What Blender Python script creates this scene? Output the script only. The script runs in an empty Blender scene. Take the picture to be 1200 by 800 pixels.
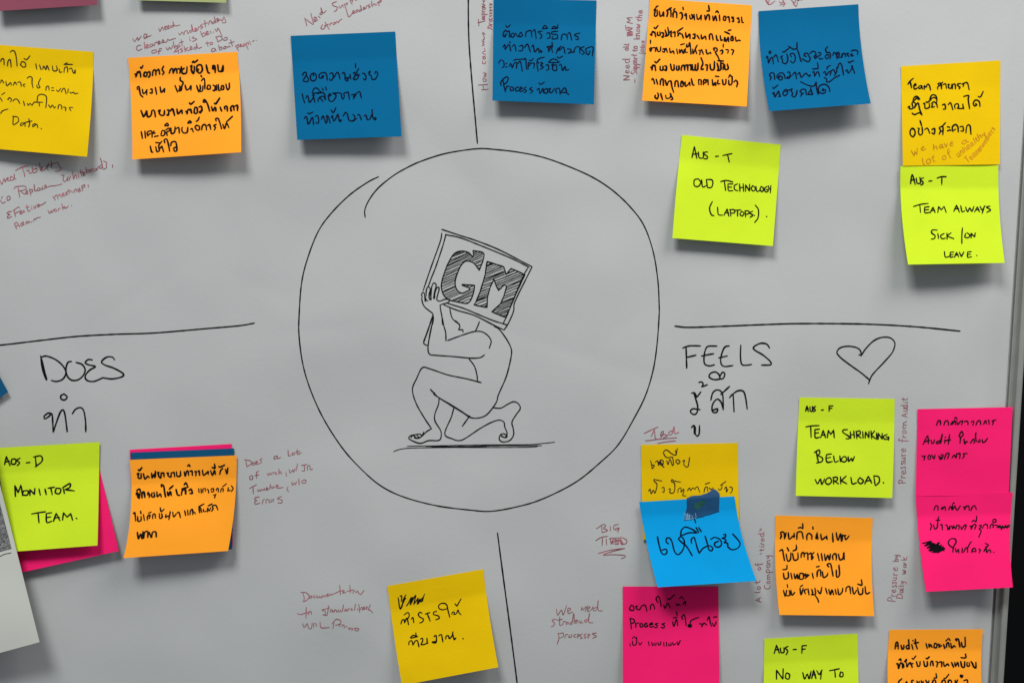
import bpy, math, random
from mathutils import Vector, noise
random.seed(7)
scene = bpy.context.scene
COL = scene.collection

# ------------------------------------------------------------------ scale
# board plane is y = 0, things stick out towards -y.  One photo pixel on the board = S metres.
S = 0.00063
D = 0.78                       # camera distance to the board

# ------------------------------------------------------------------ camera, world, lamps, exposure
cam_data = bpy.data.cameras.new("camera")
cam = bpy.data.objects.new("camera", cam_data)
COL.objects.link(cam)
cam.location = (0, -D, 0)
cam.rotation_euler = (math.radians(90), 0, 0)
cam_data.sensor_fit = 'HORIZONTAL'
cam_data.sensor_width = 36
cam_data.lens = 36 * D / (1200 * S)
cam_data.clip_start = 0.01
cam_data.clip_end = 50
scene.camera = cam

world = bpy.data.worlds.new("World")
scene.world = world
world.use_nodes = True
bg = world.node_tree.nodes["Background"]
bg.inputs[0].default_value = (0.86, 0.93, 1.0, 1)
bg.inputs[1].default_value = 0.21


def lamp(name, loc, target, sx, sy, power, color):
    d = bpy.data.lights.new(name, 'AREA')
    d.shape = 'RECTANGLE'
    d.size, d.size_y = sx, sy
    d.energy = power
    d.color = color
    o = bpy.data.objects.new(name, d)
    o.location = loc
    o.rotation_euler = (Vector(target) - Vector(loc)).to_track_quat('-Z', 'Y').to_euler()
    COL.objects.link(o)
    return o


# ceiling panels of the room, above and in front of the board
lamp("ceiling_lamp", (-0.70, -1.75, 2.35), (0, 0, 0), 1.05, 0.70, 70, (0.97, 1.0, 0.97))
lamp("ceiling_lamp", (0.78, -0.62, 1.12), (0.1, 0, 0), 0.70, 0.55, 13.2, (1.0, 0.97, 0.94))

scene.view_settings.view_transform = 'Standard'
scene.view_settings.look = 'None'
scene.view_settings.exposure = 0.20
scene.view_settings.gamma = 1


# ------------------------------------------------------------------ materials
def mat(name, color, rough=0.7, spec=0.3, metal=0.0, bump=0.0, bscale=800, var=0.0, vscale=20, stain=None):
    m = bpy.data.materials.new(name)
    m.use_nodes = True
    nt = m.node_tree
    b = nt.nodes["Principled BSDF"]
    b.inputs["Base Color"].default_value = (*color, 1)
    b.inputs["Roughness"].default_value = rough
    b.inputs["Specular IOR Level"].default_value = spec
    b.inputs["Metallic"].default_value = metal
    tc = nt.nodes.new("ShaderNodeTexCoord")
    if bump:
        n = nt.nodes.new("ShaderNodeTexNoise")
        n.inputs["Scale"].default_value = bscale
        n.inputs["Detail"].default_value = 4
        bp = nt.nodes.new("ShaderNodeBump")
        bp.inputs["Strength"].default_value = bump
        bp.inputs["Distance"].default_value = 0.0006
        nt.links.new(tc.outputs["Object"], n.inputs["Vector"])
        nt.links.new(n.outputs["Fac"], bp.inputs["Height"])
        nt.links.new(bp.outputs["Normal"], b.inputs["Normal"])
    if var:
        n2 = nt.nodes.new("ShaderNodeTexNoise")
        n2.inputs["Scale"].default_value = vscale
        n2.inputs["Detail"].default_value = 5
        r = nt.nodes.new("ShaderNodeMapRange")
        r.inputs["From Min"].default_value = 0.3
        r.inputs["From Max"].default_value = 0.7
        r.inputs["To Min"].default_value = 1 - var
        r.inputs["To Max"].default_value = 1 + var
        mx = nt.nodes.new("ShaderNodeVectorMath")
        mx.operation = 'SCALE'
        mx.inputs[0].default_value = color
        nt.links.new(tc.outputs["Object"], n2.inputs["Vector"])
        nt.links.new(n2.outputs["Fac"], r.inputs["Value"])
        nt.links.new(r.outputs["Result"], mx.inputs["Scale"])
        nt.links.new(mx.outputs["Vector"], b.inputs["Base Color"])
    return m


def note_mat(name, c):
    return mat(name, c, rough=0.85, spec=0.06, bump=0.13, bscale=420, var=0.025, vscale=45)


M = {
    'paper': mat('flipchart_paper', (0.425, 0.43, 0.43), 0.8, 0.2, bump=0.12, bscale=300, var=0.02, vscale=9),
    'panel': mat('board_enamel', (0.55, 0.55, 0.55), 0.35, 0.4, bump=0.03, bscale=200),
    'alu': mat('brushed_aluminium', (0.30, 0.30, 0.28), 0.55, 0.4, metal=0.4, bump=0.12, bscale=500, var=0.06, vscale=60),
    'wall': mat('dark_wall', (0.004, 0.004, 0.0045), 0.9, 0.1, bump=0.1, bscale=30),
    'yellow': note_mat('yellow_note', (0.71, 0.455, 0.002)),
    'orange': note_mat('orange_note', (0.94, 0.335, 0.022)),
    'lime': note_mat('lime_note', (0.54, 0.71, 0.022)),
    'pink': note_mat('pink_note', (0.88, 0.014, 0.15)),
    'blue': note_mat('blue_note', (0.001, 0.108, 0.245)),
    'sky': note_mat('bright_blue_note', (0.002, 0.275, 0.62)),
    'navy': note_mat('dark_blue_note', (0.006, 0.075, 0.17)),
    'mauve': note_mat('mauve_note', (0.21, 0.055, 0.085)),
    'olive': note_mat('olive_note', (0.30, 0.34, 0.15)),
    'print': mat('printed_page', (0.50, 0.51, 0.47), 0.7, 0.2, bump=0.08, bscale=300, var=0.02),
    'black': mat('black_marker', (0.006, 0.006, 0.007), 0.8, 0.04, var=0.3, vscale=300),
    'navyink': mat('marker_on_blue', (0.003, 0.005, 0.022), 0.8, 0.04, var=0.3, vscale=300),
    'ballpen': mat('dark_pen', (0.03, 0.02, 0.012), 0.8, 0.04, var=0.3, vscale=300),
    'red': mat('red_pen', (0.30, 0.085, 0.11), 0.6, 0.15, var=0.35, vscale=90),
    'brown': mat('red_pen_on_yellow', (0.52, 0.21, 0.006), 0.6, 0.15, var=0.35, vscale=90),
    'tape': mat('blue_tape', (0.004, 0.052, 0.14), 0.6, 0.25, bump=0.25, bscale=250, var=0.12, vscale=80),
    'tapegreen': mat('green_tape_patch', (0.010, 0.072, 0.055), 0.4, 0.35, var=0.3, vscale=150),
    'fray': mat('frayed_tape_fibre', (0.16, 0.32, 0.48), 0.6, 0.2, var=0.2, vscale=200),
}


def speckle(name):
    m = mat(name, (0.1, 0.1, 0.1), 0.5, 0.3)
    nt = m.node_tree
    tc = nt.nodes.new("ShaderNodeTexCoord")
    n = nt.nodes.new("ShaderNodeTexNoise")
    n.inputs["Scale"].default_value = 900
    n.inputs["Detail"].default_value = 6
    r = nt.nodes.new("ShaderNodeValToRGB")
    r.color_ramp.elements[0].position = 0.35
    r.color_ramp.elements[0].color = (0.03, 0.03, 0.03, 1)
    r.color_ramp.elements[1].position = 0.68
    r.color_ramp.elements[1].color = (0.28, 0.28, 0.28, 1)
    nt.links.new(tc.outputs["Object"], n.inputs["Vector"])
    nt.links.new(n.outputs["Fac"], r.inputs["Fac"])
    nt.links.new(r.outputs["Color"], nt.nodes["Principled BSDF"].inputs["Base Color"])
    return m


M['photo'] = speckle('printed_photo_grain')


# ------------------------------------------------------------------ helpers
def P(px, py, d):
    """point at photo pixel (px, py) standing d metres off the board"""
    k = (D - d) / D * S
    return ((px - 600) * k, -d, (400 - py) * k)


def link(name, verts, faces, material, parent=None, smooth=True, flat_from=None):
    me = bpy.data.meshes.new(name)
    me.from_pydata(verts, [], faces)
    me.materials.append(material)
    n = len(me.polygons)
    fl = [smooth] * n
    if flat_from is not None:
        for i in range(flat_from, n):
            fl[i] = False
    me.polygons.foreach_set("use_smooth", fl)
    me.update()
    o = bpy.data.objects.new(name, me)
    COL.objects.link(o)
    if parent:
        o.parent = parent
    return o


def tag(o, label=None, cat=None, group=None, kind=None):
    if label:
        o["label"] = label
    if cat:
        o["category"] = cat
    if group:
        o["group"] = group
    if kind:
        o["kind"] = kind
    return o


_cr = random.Random(21)
CREASES = []
for _ in range(16):
    _a = _cr.uniform(-0.9, 0.9) + (1.2 if _cr.random() < 0.5 else 0)
    CREASES.append((_cr.uniform(-50, 1180), _cr.uniform(0, 800), math.cos(_a), math.sin(_a), _cr.uniform(60, 240), _cr.uniform(14, 40), _cr.uniform(0.00020, 0.00060) * _cr.choice((-1, 1))))


def paper_depth(px, py):
    n1 = noise.noise(Vector((px / 230.0, py / 200.0, 1.7)))
    n2 = noise.noise(Vector((px / 95.0 + 3, py / 110.0, 5.1)))
    n3 = noise.noise(Vector((px / 40.0, py / 55.0 + 9, 2.3)))
    # slack hanging folds of the big sheet
    f = math.sin((px * 0.9 + py * 0.25) / 88.0 + 1.5 * noise.noise(Vector((px / 300, py / 300, 0))))
    d = 0.0064 + 0.0022 * n1 + 0.0017 * n2 + 0.00026 * n3 + 0.00034 * f
    for cx, cy, ca, sa, ln, wd, am in CREASES:
        dx, dy = px - cx, py - cy
        t = dx * ca + dy * sa
        if abs(t) < ln:
            w = abs(-dx * sa + dy * ca)
            if w < wd * 5:
                d += am * math.exp(-math.sqrt(w * w + 4) / wd) * (1 - (t / ln) ** 2) ** 2
    return d


class PaperSurf:
    def depth(self, px, py):
        return paper_depth(px, py)


PAPER = PaperSurf()


def smoothstep(t):
    t = max(0.0, min(1.0, t))
    return t * t * (3 - 2 * t)


class NoteSurf:
    """a square of paper stuck along its top strip, the rest curling away"""

    def __init__(self, rows, base, lift, twist=0.0, v0=0.24, p=1.12, seed=0, under=None, flop=0.0):
        self.rows = rows
        self.base, self.lift, self.twist, self.v0, self.p = base, lift, twist, v0, p
        self.seed = seed
        self.flop = flop
        self.h = 0.5 * ((rows[-1][2] - rows[0][2]) + (rows[-1][4] - rows[0][4]))

    def edge(self, v):
        r = self.rows
        if len(r) == 2:
            t = v
            a, b = r
            return [a[i] + (b[i] - a[i]) * t for i in (1, 2, 3, 4)]
        # Lagrange through the three rows (quadratic edge)
        v0, v1, v2 = r[0][0], r[1][0], r[2][0]
        l0 = (v - v1) * (v - v2) / ((v0 - v1) * (v0 - v2))
        l1 = (v - v0) * (v - v2) / ((v1 - v0) * (v1 - v2))
        l2 = (v - v0) * (v - v1) / ((v2 - v0) * (v2 - v1))
        return [r[0][i] * l0 + r[1][i] * l1 + r[2][i] * l2 for i in (1, 2, 3, 4)]

    def px(self, u, v):
        lx, ly, rx, ry = self.edge(v)
        return lx + (rx - lx) * u, ly + (ry - ly) * u

    def uv(self, px, py):
        v = 0.5
        u = 0.5
        for _ in range(9):
            lx, ly, rx, ry = self.edge(v)
            u = (px - lx) / (rx - lx)
            v += (py - (ly + (ry - ly) * u)) / self.h
        return u, v

    def d_uv(self, u, v, px, py):
        t = max(0.0, (v - self.v0) / (1 - self.v0))
        t = min(t, 1.1)
        prof = t ** self.p - self.flop * max(0.0, t - 0.55) ** 2
        l = 1.15 * self.lift * prof * (1 + self.twist * (u - 0.5) * 2)
        # slight warp of the sheet
        w = 0.0008 * t * noise.noise(Vector((u * 1.7 + self.seed, v * 1.7, self.seed * 3.1)))
        # strip between glue and edge corner lifts by a hair
        c = 0.0004 * (abs(u - 0.5) * 2) ** 4 * (1 - min(1, v / 0.25)) if v < 0.25 else 0
        return paper_depth(px, py) + self.base + l + w + c

    def depth(self, px, py):
        u, v = self.uv(px, py)
        return self.d_uv(u, v, px, py)

    def mesh(self, name, material, parent=None, n=44, thick=0.00022):
        vs, fs = [], []
        for j in range(n + 1):
            for i in range(n + 1):
                u, v = i / n, j / n
                x, y = self.px(u, v)
                vs.append(P(x, y, self.d_uv(u, v, x, y)))
        k = len(vs)
        vs += [(x, y + thick, z) for x, y, z in vs[:k]]
        w = n + 1
        for j in range(n):
            for i in range(n):
                a = j * w + i
                fs.append((a, a + w, a + w + 1, a + 1))
        nf = len(fs)
        for j in range(n):
            for i in range(n):
                a = k + j * w + i
                fs.append((a, a + 1, a + w + 1, a + w))
        rim = len(fs)
        # rim gets its own verts so the sheet stays smooth and the edge crisp
        loop = [i for i in range(w)] + [j * w + n for j in range(1, w)] + [n * w + i for i in range(n - 1, -1, -1)] + [j * w for j in range(n - 1, 0, -1)]
        m0 = len(vs)
        for q in loop:
            vs.append(vs[q])
        for q in loop:
            vs.append(vs[k + q])
        L = len(loop)
        for q in range(L):
            r = (q + 1) % L
            fs.append((m0 + q, m0 + r, m0 + L + r, m0 + L + q))
        return link(name, vs, fs, material, parent, True, rim)


# ------------------------------------------------------------------ pen strokes
def catmull(pts, step):
    """smooth polyline; a doubled point makes a corner"""
    segs, cur = [], [pts[0]]
    for q in pts[1:]:
        if abs(q[0] - cur[-1][0]) + abs(q[1] - cur[-1][1]) < 1e-6:
            segs.append(cur)
            cur = [q]
        else:
            cur.append(q)
    segs.append(cur)
    out = []
    for s in segs:
        if len(s) == 1:
            out.append(s[0])
            continue
        e = [(2 * s[0][0] - s[1][0], 2 * s[0][1] - s[1][1])] + s + [(2 * s[-1][0] - s[-2][0], 2 * s[-1][1] - s[-2][1])]
        for i in range(1, len(e) - 2):
            p0, p1, p2, p3 = e[i - 1:i + 3]
            n = max(2, int(math.hypot(p2[0] - p1[0], p2[1] - p1[1]) / step + 0.5))
            for k in range(n):
                t = k / n
                t2, t3 = t * t, t * t * t
                out.append(tuple(0.5 * (2 * p1[a] + (p2[a] - p0[a]) * t + (2 * p0[a] - 5 * p1[a] + 4 * p2[a] - p3[a]) * t2
                                        + (3 * p1[a] - p0[a] - 3 * p2[a] + p3[a]) * t3) for a in (0, 1)))
        out.append(s[-1])
    return out


class Ink:
    def __init__(self, surf, width, eps=0.00016):
        self.surf, self.width, self.eps = surf, width, eps
        self.v, self.f = [], []
        self.lift = 0.0

    def stroke(self, pts, width=None, taper=0.25, step=1.3, straight=False):
        w = width or self.width
        line = pts if straight else catmull(pts, step)
        cl = [line[0]]
        for q in line[1:]:
            if math.hypot(q[0] - cl[-1][0], q[1] - cl[-1][1]) > 0.25:
                cl.append(q)
        if len(cl) == 1:
            cl.append((cl[0][0] + 0.5, cl[0][1] + 0.2))
        n = len(cl)
        sd = random.random() * 100
        acc = 0
        first = len(self.v)
        # rounded ends: extra sample beyond each end
        def ext(a, b):
            l = math.hypot(a[0] - b[0], a[1] - b[1]) or 1
            return (a[0] + (a[0] - b[0]) / l * w * 0.38, a[1] + (a[1] - b[1]) / l * w * 0.38)
        cl = [ext(cl[0], cl[1])] + cl + [ext(cl[-1], cl[-2])]
        n = len(cl)
        for i, (x, y) in enumerate(cl):
            a = cl[max(0, i - 1)]
            b = cl[min(n - 1, i + 1)]
            tx, ty = b[0] - a[0], b[1] - a[1]
            l = math.hypot(tx, ty) or 1
            nx, ny = -ty / l, tx / l
            if i:
                acc += math.hypot(x - cl[i - 1][0], y - cl[i - 1][1])
            ww = w * (0.98 + 0.30 * noise.noise(Vector((acc / 7.0, sd, 0))))
            if i == 0 or i == n - 1:
                ww *= 0.45
            elif i <= 2 or i >= n - 3:
                ww *= 1 - taper * 0.5
            hx, hy = nx * ww / 2, ny * ww / 2
            self.lift += 1.5e-9
            d = self.surf.depth(x, y) + self.eps + self.lift
            self.v.append(P(x + hx, y + hy, d))
            self.v.append(P(x - hx, y - hy, d))
        for i in range(n - 1):
            a = first + 2 * i
            self.f.append((a, a + 1, a + 3, a + 2))
        self.lift += 2e-8

    def build(self, name, material, parent, label=None):
        if not self.v:
            return None
        o = link(name, self.v, self.f, material, parent, True)
        if label:
            o["label"] = label
        return o


# ------------------------------------------------------------------ stroke alphabet (10 units = letter height)
G = {}


def glyphs(txt):
    for ln in txt.strip().split('\n'):
        ch, rest = ln.split(' ', 1)
        w, body = rest.split('|')
        G[ch] = (float(w), [[tuple(float(c) for c in q.split(',')) for q in st.split()] for st in body.split(';')])


glyphs("""
a 5.4|4.5,5 2.5,6 .8,3 2,.2 4.2,2 4.5,5.5 4.6,1 6,0
b 5|.8,10 .9,0;.9,2.5 3,6 5,4 4.2,.5 1,.5
c 4.4|4.2,5 2.5,6 .8,3 2,.2 4.5,1
d 5.4|4.5,5 2.5,6 .8,3 2,.2 4.2,2 4.8,10;4.6,4 4.8,1 6,.2
e 4.6|.8,3 4,3.6 3.6,5.8 1.6,5.4 .8,2.5 2.2,.2 4.8,1.4
f 4|4.5,9 3.2,10 2.4,7.5 2.2,-3;.6,5 4.2,5.5
g 5.2|4.5,5 2.5,6 .8,3 2,.5 4.2,2.5 4.6,5.5 4.4,-2 2.5,-4 .6,-2.5
h 5|.8,10 .8,0;.8,3 3,6 4.2,4.5 4.3,1 5.4,.2
i 2.2|1,6 1,1 2.4,.3;1.1,8.2 1.3,8.6
j 2.4|1.4,6 1.2,-2.6 0,-3.6;1.3,8.2 1.5,8.5
k 4.8|.8,10 .8,0;4.2,6 .9,2.6 4.8,0
l 2.4|1,10 .9,1.5 2.4,.2
m 7.4|.6,6 .7,0;.7,4 2.4,6 3.4,4 3.5,0;3.5,4 5.4,6 6.4,4 6.5,1 7.8,.3
n 5|.6,6 .7,0;.7,3.8 2.6,6 4,4.2 4.1,1 5.4,.3
o 5|2.6,6 .7,3.6 1.8,.2 4.2,1.6 4.2,4.8 2.6,6
p 5|.8,6 .6,-4;.8,3.6 3,6 4.8,4 3.4,.6 .9,1
r 3.8|.8,6 .9,0;.9,3.6 2,5.6 3.8,5.6
s 4|3.6,5.3 1.8,6 1.2,4.2 3.4,2.4 2.8,.2 .5,.6
t 3.6|1.8,9 1.7,1.5 3.4,.4;.2,6 3.6,6.3
u 5|.7,6 .8,1.5 2.4,.2 4,2 4.2,6;4.2,2 5.2,.2
v 4.6|.5,6 2.2,0 2.2,0 4.4,6
w 6.4|.5,6 1.2,1 2,.2 3.2,4.4 3.6,1 4.6,.2 6.2,6
y 5|.7,6 1.2,2.6 3,2.2 4.3,6;4.3,6 3.6,-2 1.4,-4
A 6|.3,0 2.8,10 2.8,10 5.6,0;1.2,3.6 4.8,4
B 5.8|1,9.5 1,0;.2,9.8 3.6,10 4.6,7.8 1.2,5.2 1.2,5.2 5,4.2 5,1 .8,0
C 5.6|5.4,8.8 3,10 .8,6 1.6,1 5.6,.6
D 6.3|1,9.6 1,0;.2,9.8 4,9.6 6,5.4 4.6,1 .8,0
E 5.2|1,10 1,0 1,0 5,.2;1,10 5,10;1,5.2 4.2,5.4
F 5.2|1,10 1,0;.4,10 5,10;1,5.4 4,5.6
G 6.2|5.4,9 3,10 .8,6 1.4,1 4.4,0 5.4,3.6;3,4 6.4,4.2
H 6.2|1,10 1,0;5.4,10 5.4,0;1,5 5.4,5.2
I 2|1,10 1,0
J 4|3,10 2.8,1.5 1.4,0 .2,1.6
K 6|1,10 1,0;5.2,10 1.2,4.6 1.2,4.6 5.8,0
L 5|1,10 .9,.4 .9,.4 5,.4
M 7.8|.8,0 1.6,10 1.6,10 3.8,3.4 3.8,3.4 6,10 6,10 7,0
N 6.4|.8,0 1,10 1,10 5,0 5,0 5.6,10
O 6.6|3.4,10 .9,7 1.4,1.4 4.4,.4 5.9,4.6 4.8,9 2.8,9.8
P 5.4|1,10 1,0;.2,9 2,10.4 4.6,9.6 4.8,7 3.2,4.8 1,4.4
R 6|1,10 1,0;.4,9.8 4,10 4.6,7.6 1.2,5 1.2,5 5.6,0
S 5.4|5,8.8 3,10 1,8 2.6,5.6 4.8,3.2 3.4,.2 .6,.8
T 5.8|3,10 2.8,0;0,10 6,10.5
U 6|.8,10 1,2.6 3,0 5,2.4 5.2,10
V 6|.6,10 2.8,0 2.8,0 5.6,10
W 8.6|.6,10 1.6,1 2.2,.2 4.2,7 4.2,7 5,1 5.8,.4 8,10
Y 5.6|.6,10 3,5.4;5.4,10 2.2,0
- 4|.5,4.5 3.4,4.8
. 2|.7,.2 1.1,.6
, 2|1.2,.8 .6,-1.8
/ 4|3.6,11 .6,-1
' 1.6|1,10.5 .6,8.5
( 3|2.6,12.5 .8,6 2.4,-1.5
) 3|.4,12.5 2.4,6 .6,-1.5
+ 4|.5,3.5 3.5,3.8
ก 7|1,0 1.2,6 .2,7 3,10 6,8.7 6.5,0
ข 7|1.5,8 .5,9 1.5,10 2.5,9 2,6 2,1 3,0 6,.2 6.5,1.5 6.5,10
ค 7.3|3.5,5 4.2,4.4 3.8,3.8 2.8,4.6 1.6,1 1,0 .5,5.5 2.5,9.8 5.5,9.4 6.8,6 6.8,0
ง 5.6|4,7.5 3.2,8.8 4.4,9.8 5.2,8.4 5.2,4 4.4,0 2.5,1.5 .4,4
จ 6.5|.4,8 3,10 5.6,8.4 5.8,2 4.6,0 3.5,1 3,4.5 2,5.2 1.5,4.5 2.8,4
ฉ 7|.5,8 3,10 5.5,8.5 5.4,1.5 4.6,0 2.5,.2 1.5,3 2,5 2.8,4.2 1.7,3.4;5.4,1.4 6.8,.2 6.8,1.5 5.4,1.2
ช 7.4|1.5,8 .5,9 1.5,10 2.6,9 2,6 2,1 3,0 5.5,.2 6,1.4 6,6.2 4.8,7.4 6.5,8.5 7.8,10.8
ซ 7.4|1,8 .5,9 1.3,10 2,8.6 2.8,9.8 2.4,6 2.2,1 3,0 5.5,.2 6,1.4 6,6.2 4.8,7.4 6.5,8.5 7.8,10.8
ญ 8|1,0 1,6 .2,7 2,10 4,8 4,.4 5.4,0 7,2 7,10;4.6,-2.6 3.4,-2.2 3.6,-4 5.6,-3.4 7.4,-1.8
ฏ 7|.4,1.4 1.2,0 1.8,1.2 1.2,6 .2,7 3,10 6,8.5 6.4,-1 6,-4 4.5,-2.4 3,-3.4 1.2,-2.8
ด 7|3,5 4,5 4,4 3,4.2 1.6,0 .6,0 .5,6 2.5,9.8 5.5,9 6.5,6 6.5,0
ต 7|3.2,5 4,4.5 3.5,3.8 1.6,0 .6,.2 .5,6 1.8,9.8 3.4,8.4 5,9.8 6.5,7 6.5,0
ถ 7|1,.8 2,0 2.4,1 1.4,1.6 1.5,6 .4,7 3,10 6,8.5 6.5,0
ท 7|1,8 .3,9 1.3,10 2.2,9 2,0 2,0 4.8,9.6 6.2,8.4 6.5,0
ธ 6.8|.6,7.4 1.5,9.6 4,9.4 6.6,10.6;.6,7.2 5,7 6.2,5.5 6,1 4.5,0 1.4,0 1,3 2,3.8
น 7.8|1,8 .3,9 1.3,10 2.2,9 2,0 2,0 4.4,2.2 6.4,2.8 7.6,1.2 6.7,0 6,1.5 6,10
บ 7|1,8 .3,9 1.3,10 2.2,9 2,1 3,0 5.5,.2 6.5,1.4 6.5,10
ป 7|1,8 .3,9 1.3,10 2.2,9 2,1 3,0 5.5,.2 6.5,1.4 6.6,15
ผ 7|1.5,8 2.5,9 1.5,10 .6,9 1,0 1,0 3.5,5 3.5,5 6,0 6,0 6.5,10
พ 7.8|1,8 .3,9 1.3,10 2.2,9 2,0 2,0 4.5,6.4 4.5,6.4 6.4,0 6.4,0 7.4,10
ฟ 7.8|1,8 .3,9 1.3,10 2.2,9 2,0 2,0 4.5,6.4 4.5,6.4 6.4,0 6.4,0 7.6,15
ภ 7|.3,1 1,0 2,.8 1.4,1.6 1.5,6 .3,7 3,10 6,8.5 6.5,0
ม 7.2|1,8 .3,9 1.3,10 2.2,9 2,1.8 1,0 .4,1 2,2 5.5,.2 6.5,1.2 6.5,10
ย 7|2.5,8 1.5,9 2.5,10 3,8.8 1,6.5 2.6,5.2 1,3.2 1.5,.5 3.5,0 6,.3 6.5,2 6.5,10
ร 5.6|3,1.5 4,.2 4.7,1.4 3.7,2.2 3.5,6 1,7.2 2,9.5 5.5,9.9
ล 6.6|1.8,1.8 .8,1.5 1,.1 2.3,.3 2,3 1.2,4.6 3.2,6 5.5,4.4 6,0;.8,7.5 2.5,10 5,9.5 6,7 6,.4
ว 5.6|.6,8 3,10 5.2,8.5 5,1.5 4,.2 3,1 4,2.2
ส 7|1.8,1.8 .8,1.5 1,.1 2.3,.3 2,3 1.2,4.6 3.2,6 5.5,4.4 6,0;.8,7.5 2.5,10 5,9 6,7 6,.4;4.2,7.6 7.6,11.4
ห 7.2|1,8 .3,9 1.3,10 2.2,9 2,0 2,0 2.6,4 5,7.6 6.2,10 7,9 6,7.6 5,6 6.4,4 6.6,0
อ 6.8|2.2,5.8 3,5 2,4.5 1,1.4 3.5,0 6,2 6.2,7 4,10 1,8.4
ษ 7.6|1,8 .3,9 1.3,10 2.2,9 2,1 3,0 5.5,.2 6.5,1.4 6.5,10;4,5 5,6 6,4.4 8,5.4
า 5|.5,8 2.5,10 4.2,8 4.3,0
ะ 3.8|.6,8.5 .4,6.5 1.5,6.3 3.2,8.6;.6,4 .4,1.4 1.5,1.2 3.2,4
เ 3|.5,10 .8,2 1.5,.3 2.6,1 1.6,2.2
แ 5.6|.5,10 .8,2 1.5,.3 2.4,1 1.6,2.2;3.2,10 3.4,2 4.1,.3 5,1 4.2,2.2
ไ 3.8|.2,13 1.4,15.2 2.6,12.4 2.5,1.2 3.6,0
ใ 4|2,12 1,13 2,15.6 3.6,14 2.6,10 2.6,1.2 3.6,0
ิ 0|-6,11.5 -4.5,13.8 -1.5,13 -.8,11.5 -.8,11.5 -6,11.5
ี 0|-6,11.5 -4.5,13.8 -1.5,13 -.8,11.5 -.8,11.5 -6,11.5;-.8,11.5 -.7,14.8
ื 0|-6,11.5 -4.5,13.8 -1.5,13 -.8,11.5 -.8,11.5 -6,11.5;-.8,11.5 -.5,15;-2.4,12.6 -2.2,15
ึ 0|-6,11.5 -4.5,13.8 -1.5,13 -.8,11.5 -.8,11.5 -6,11.5;-1.2,13 -.2,14.4 .4,13.2 -.6,12.6
ั 0|-4,13 -4.8,13.8 -4,14.5 -3.2,13 -2,12.6 0,15.2
็ 0|-5,12 -4.6,14 -2.5,13.4 -3.2,12 -1.5,12.6 0,15
่ 0|-1.2,12.6 -1,16
้ 0|-4.4,13.6 -3.4,15 -2.6,13.6 -3.2,12.4 -3.2,12.4 .2,16.4
ุ 0|-1.5,-1.5 -2.2,-2.2 -1,-2.8 -1,-5.4
ู 0|-4,-1.5 -4.3,-2.4 -3,-2.2 -3,-5 -.8,-5 -.8,-1.5
ํ 0|-1.4,12 -2.4,13 -1.4,14.2 -.5,13 -1.4,12
""")
UPPER = set("ิีืึัํ็")
TONE = set("่้")


def word(ink, text, x0, y0, x1, y1, h, slant=0.0, jit=0.22, width=None):
    """write text along the baseline (x0,y0)-(x1,y1) in photo pixels, letter height h"""
    text = text.replace('ำ', 'ํา')
    gap = 0.9
    pen = 0.0
    items = []
    prev_upper = False
    for ch in text:
        if ch == ' ':
            pen += 4
            continue
        w, st = G[ch]
        raise_ = 0.0
        if ch in TONE and prev_upper:
            raise_ = 3.2
        prev_upper = ch in UPPER
        at = pen - gap if w == 0 else pen
        items.append((at, raise_, st, w == 0))
        if w:
            pen += w + gap
    total = max(1.0, pen - gap)
    L = math.hypot(x1 - x0, y1 - y0)
    kx = L / total
    ky = h / 10.0
    dx, dy = (x1 - x0) / L, (y1 - y0) / L
    ux, uy = dy, -dx
    for at, rz, st, mark in items:
        oy = random.uniform(-0.35, 0.35)
        sc = random.uniform(0.84, 1.10)
        sk = slant + random.uniform(-0.12, 0.12)
        wx = random.uniform(0.86, 1.06)
        at += random.uniform(-0.35, 0.35)
        for s in st:
            pts = []
            last = None
            lastj = None
            for (gx, gy) in s:
                if last == (gx, gy):
                    pts.append(pts[-1])
                    continue
                last = (gx, gy)
                gy2 = (gy + rz + random.uniform(-jit, jit)) * (1 if mark else sc) + oy
                gx2 = at + gx * (wx if not mark else 1) + random.uniform(-jit, jit)
                a = gx2 * kx + gy2 * ky * sk
                b = gy2 * ky
                pts.append((x0 + dx * a + ux * b, y0 + dy * a + uy * b))
            ink.stroke(pts, width)


def tr(zoom, pts):
    zx, zy, zs = zoom
    return [(zx + x / zs, zy + y / zs) for x, y in pts]


def parse(s):
    return [[tuple(float(c) for c in q.split(',')) for q in st.split()] for st in s.split(';') if st.strip()]


def write_line(ink, zoom, line, slant=0.0, jit=0.22):
    """'text x0 y0 x1 y1 h|...' in the coordinates of one enlargement"""
    zx, zy, zs = zoom
    for w in line.split('|'):
        f = w.split(' ')
        t = f[0].replace('_', ' ')
        x0, y0, x1, y1, h = (float(c) for c in f[1:6])
        word(ink, t, zx + x0 / zs, zy + y0 / zs, zx + x1 / zs, zy + y1 / zs, h / zs, slant, jit)


def strokes(ink, zoom, s, width=None, taper=0.25):
    for st in parse(s):
        ink.stroke(tr(zoom, st), width, taper)


# ------------------------------------------------------------------ the setting: dark room wall, whiteboard
v = [(-4, 1.6, -2.5), (4, 1.6, -2.5), (4, 1.6, 2.5), (-4, 1.6, 2.5)]
tag(link('wall', v, [(0, 1, 2, 3)], M['wall'], smooth=False), 'dark room wall behind the whiteboard', 'wall', kind='structure')

TILT = math.atan2(28.0, 438.0)           # the board hangs slightly turned in the picture
ex = (math.cos(TILT), math.sin(TILT))    # board right, in photo pixels (y down)
ez = (math.sin(TILT), -math.cos(TILT))   # board up
# a point on the outer right edge
OX, OY = 1186.6, 562.0
BW, BH_UP, BH_DN = 2700.0, 1000.0, 950.0


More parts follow.
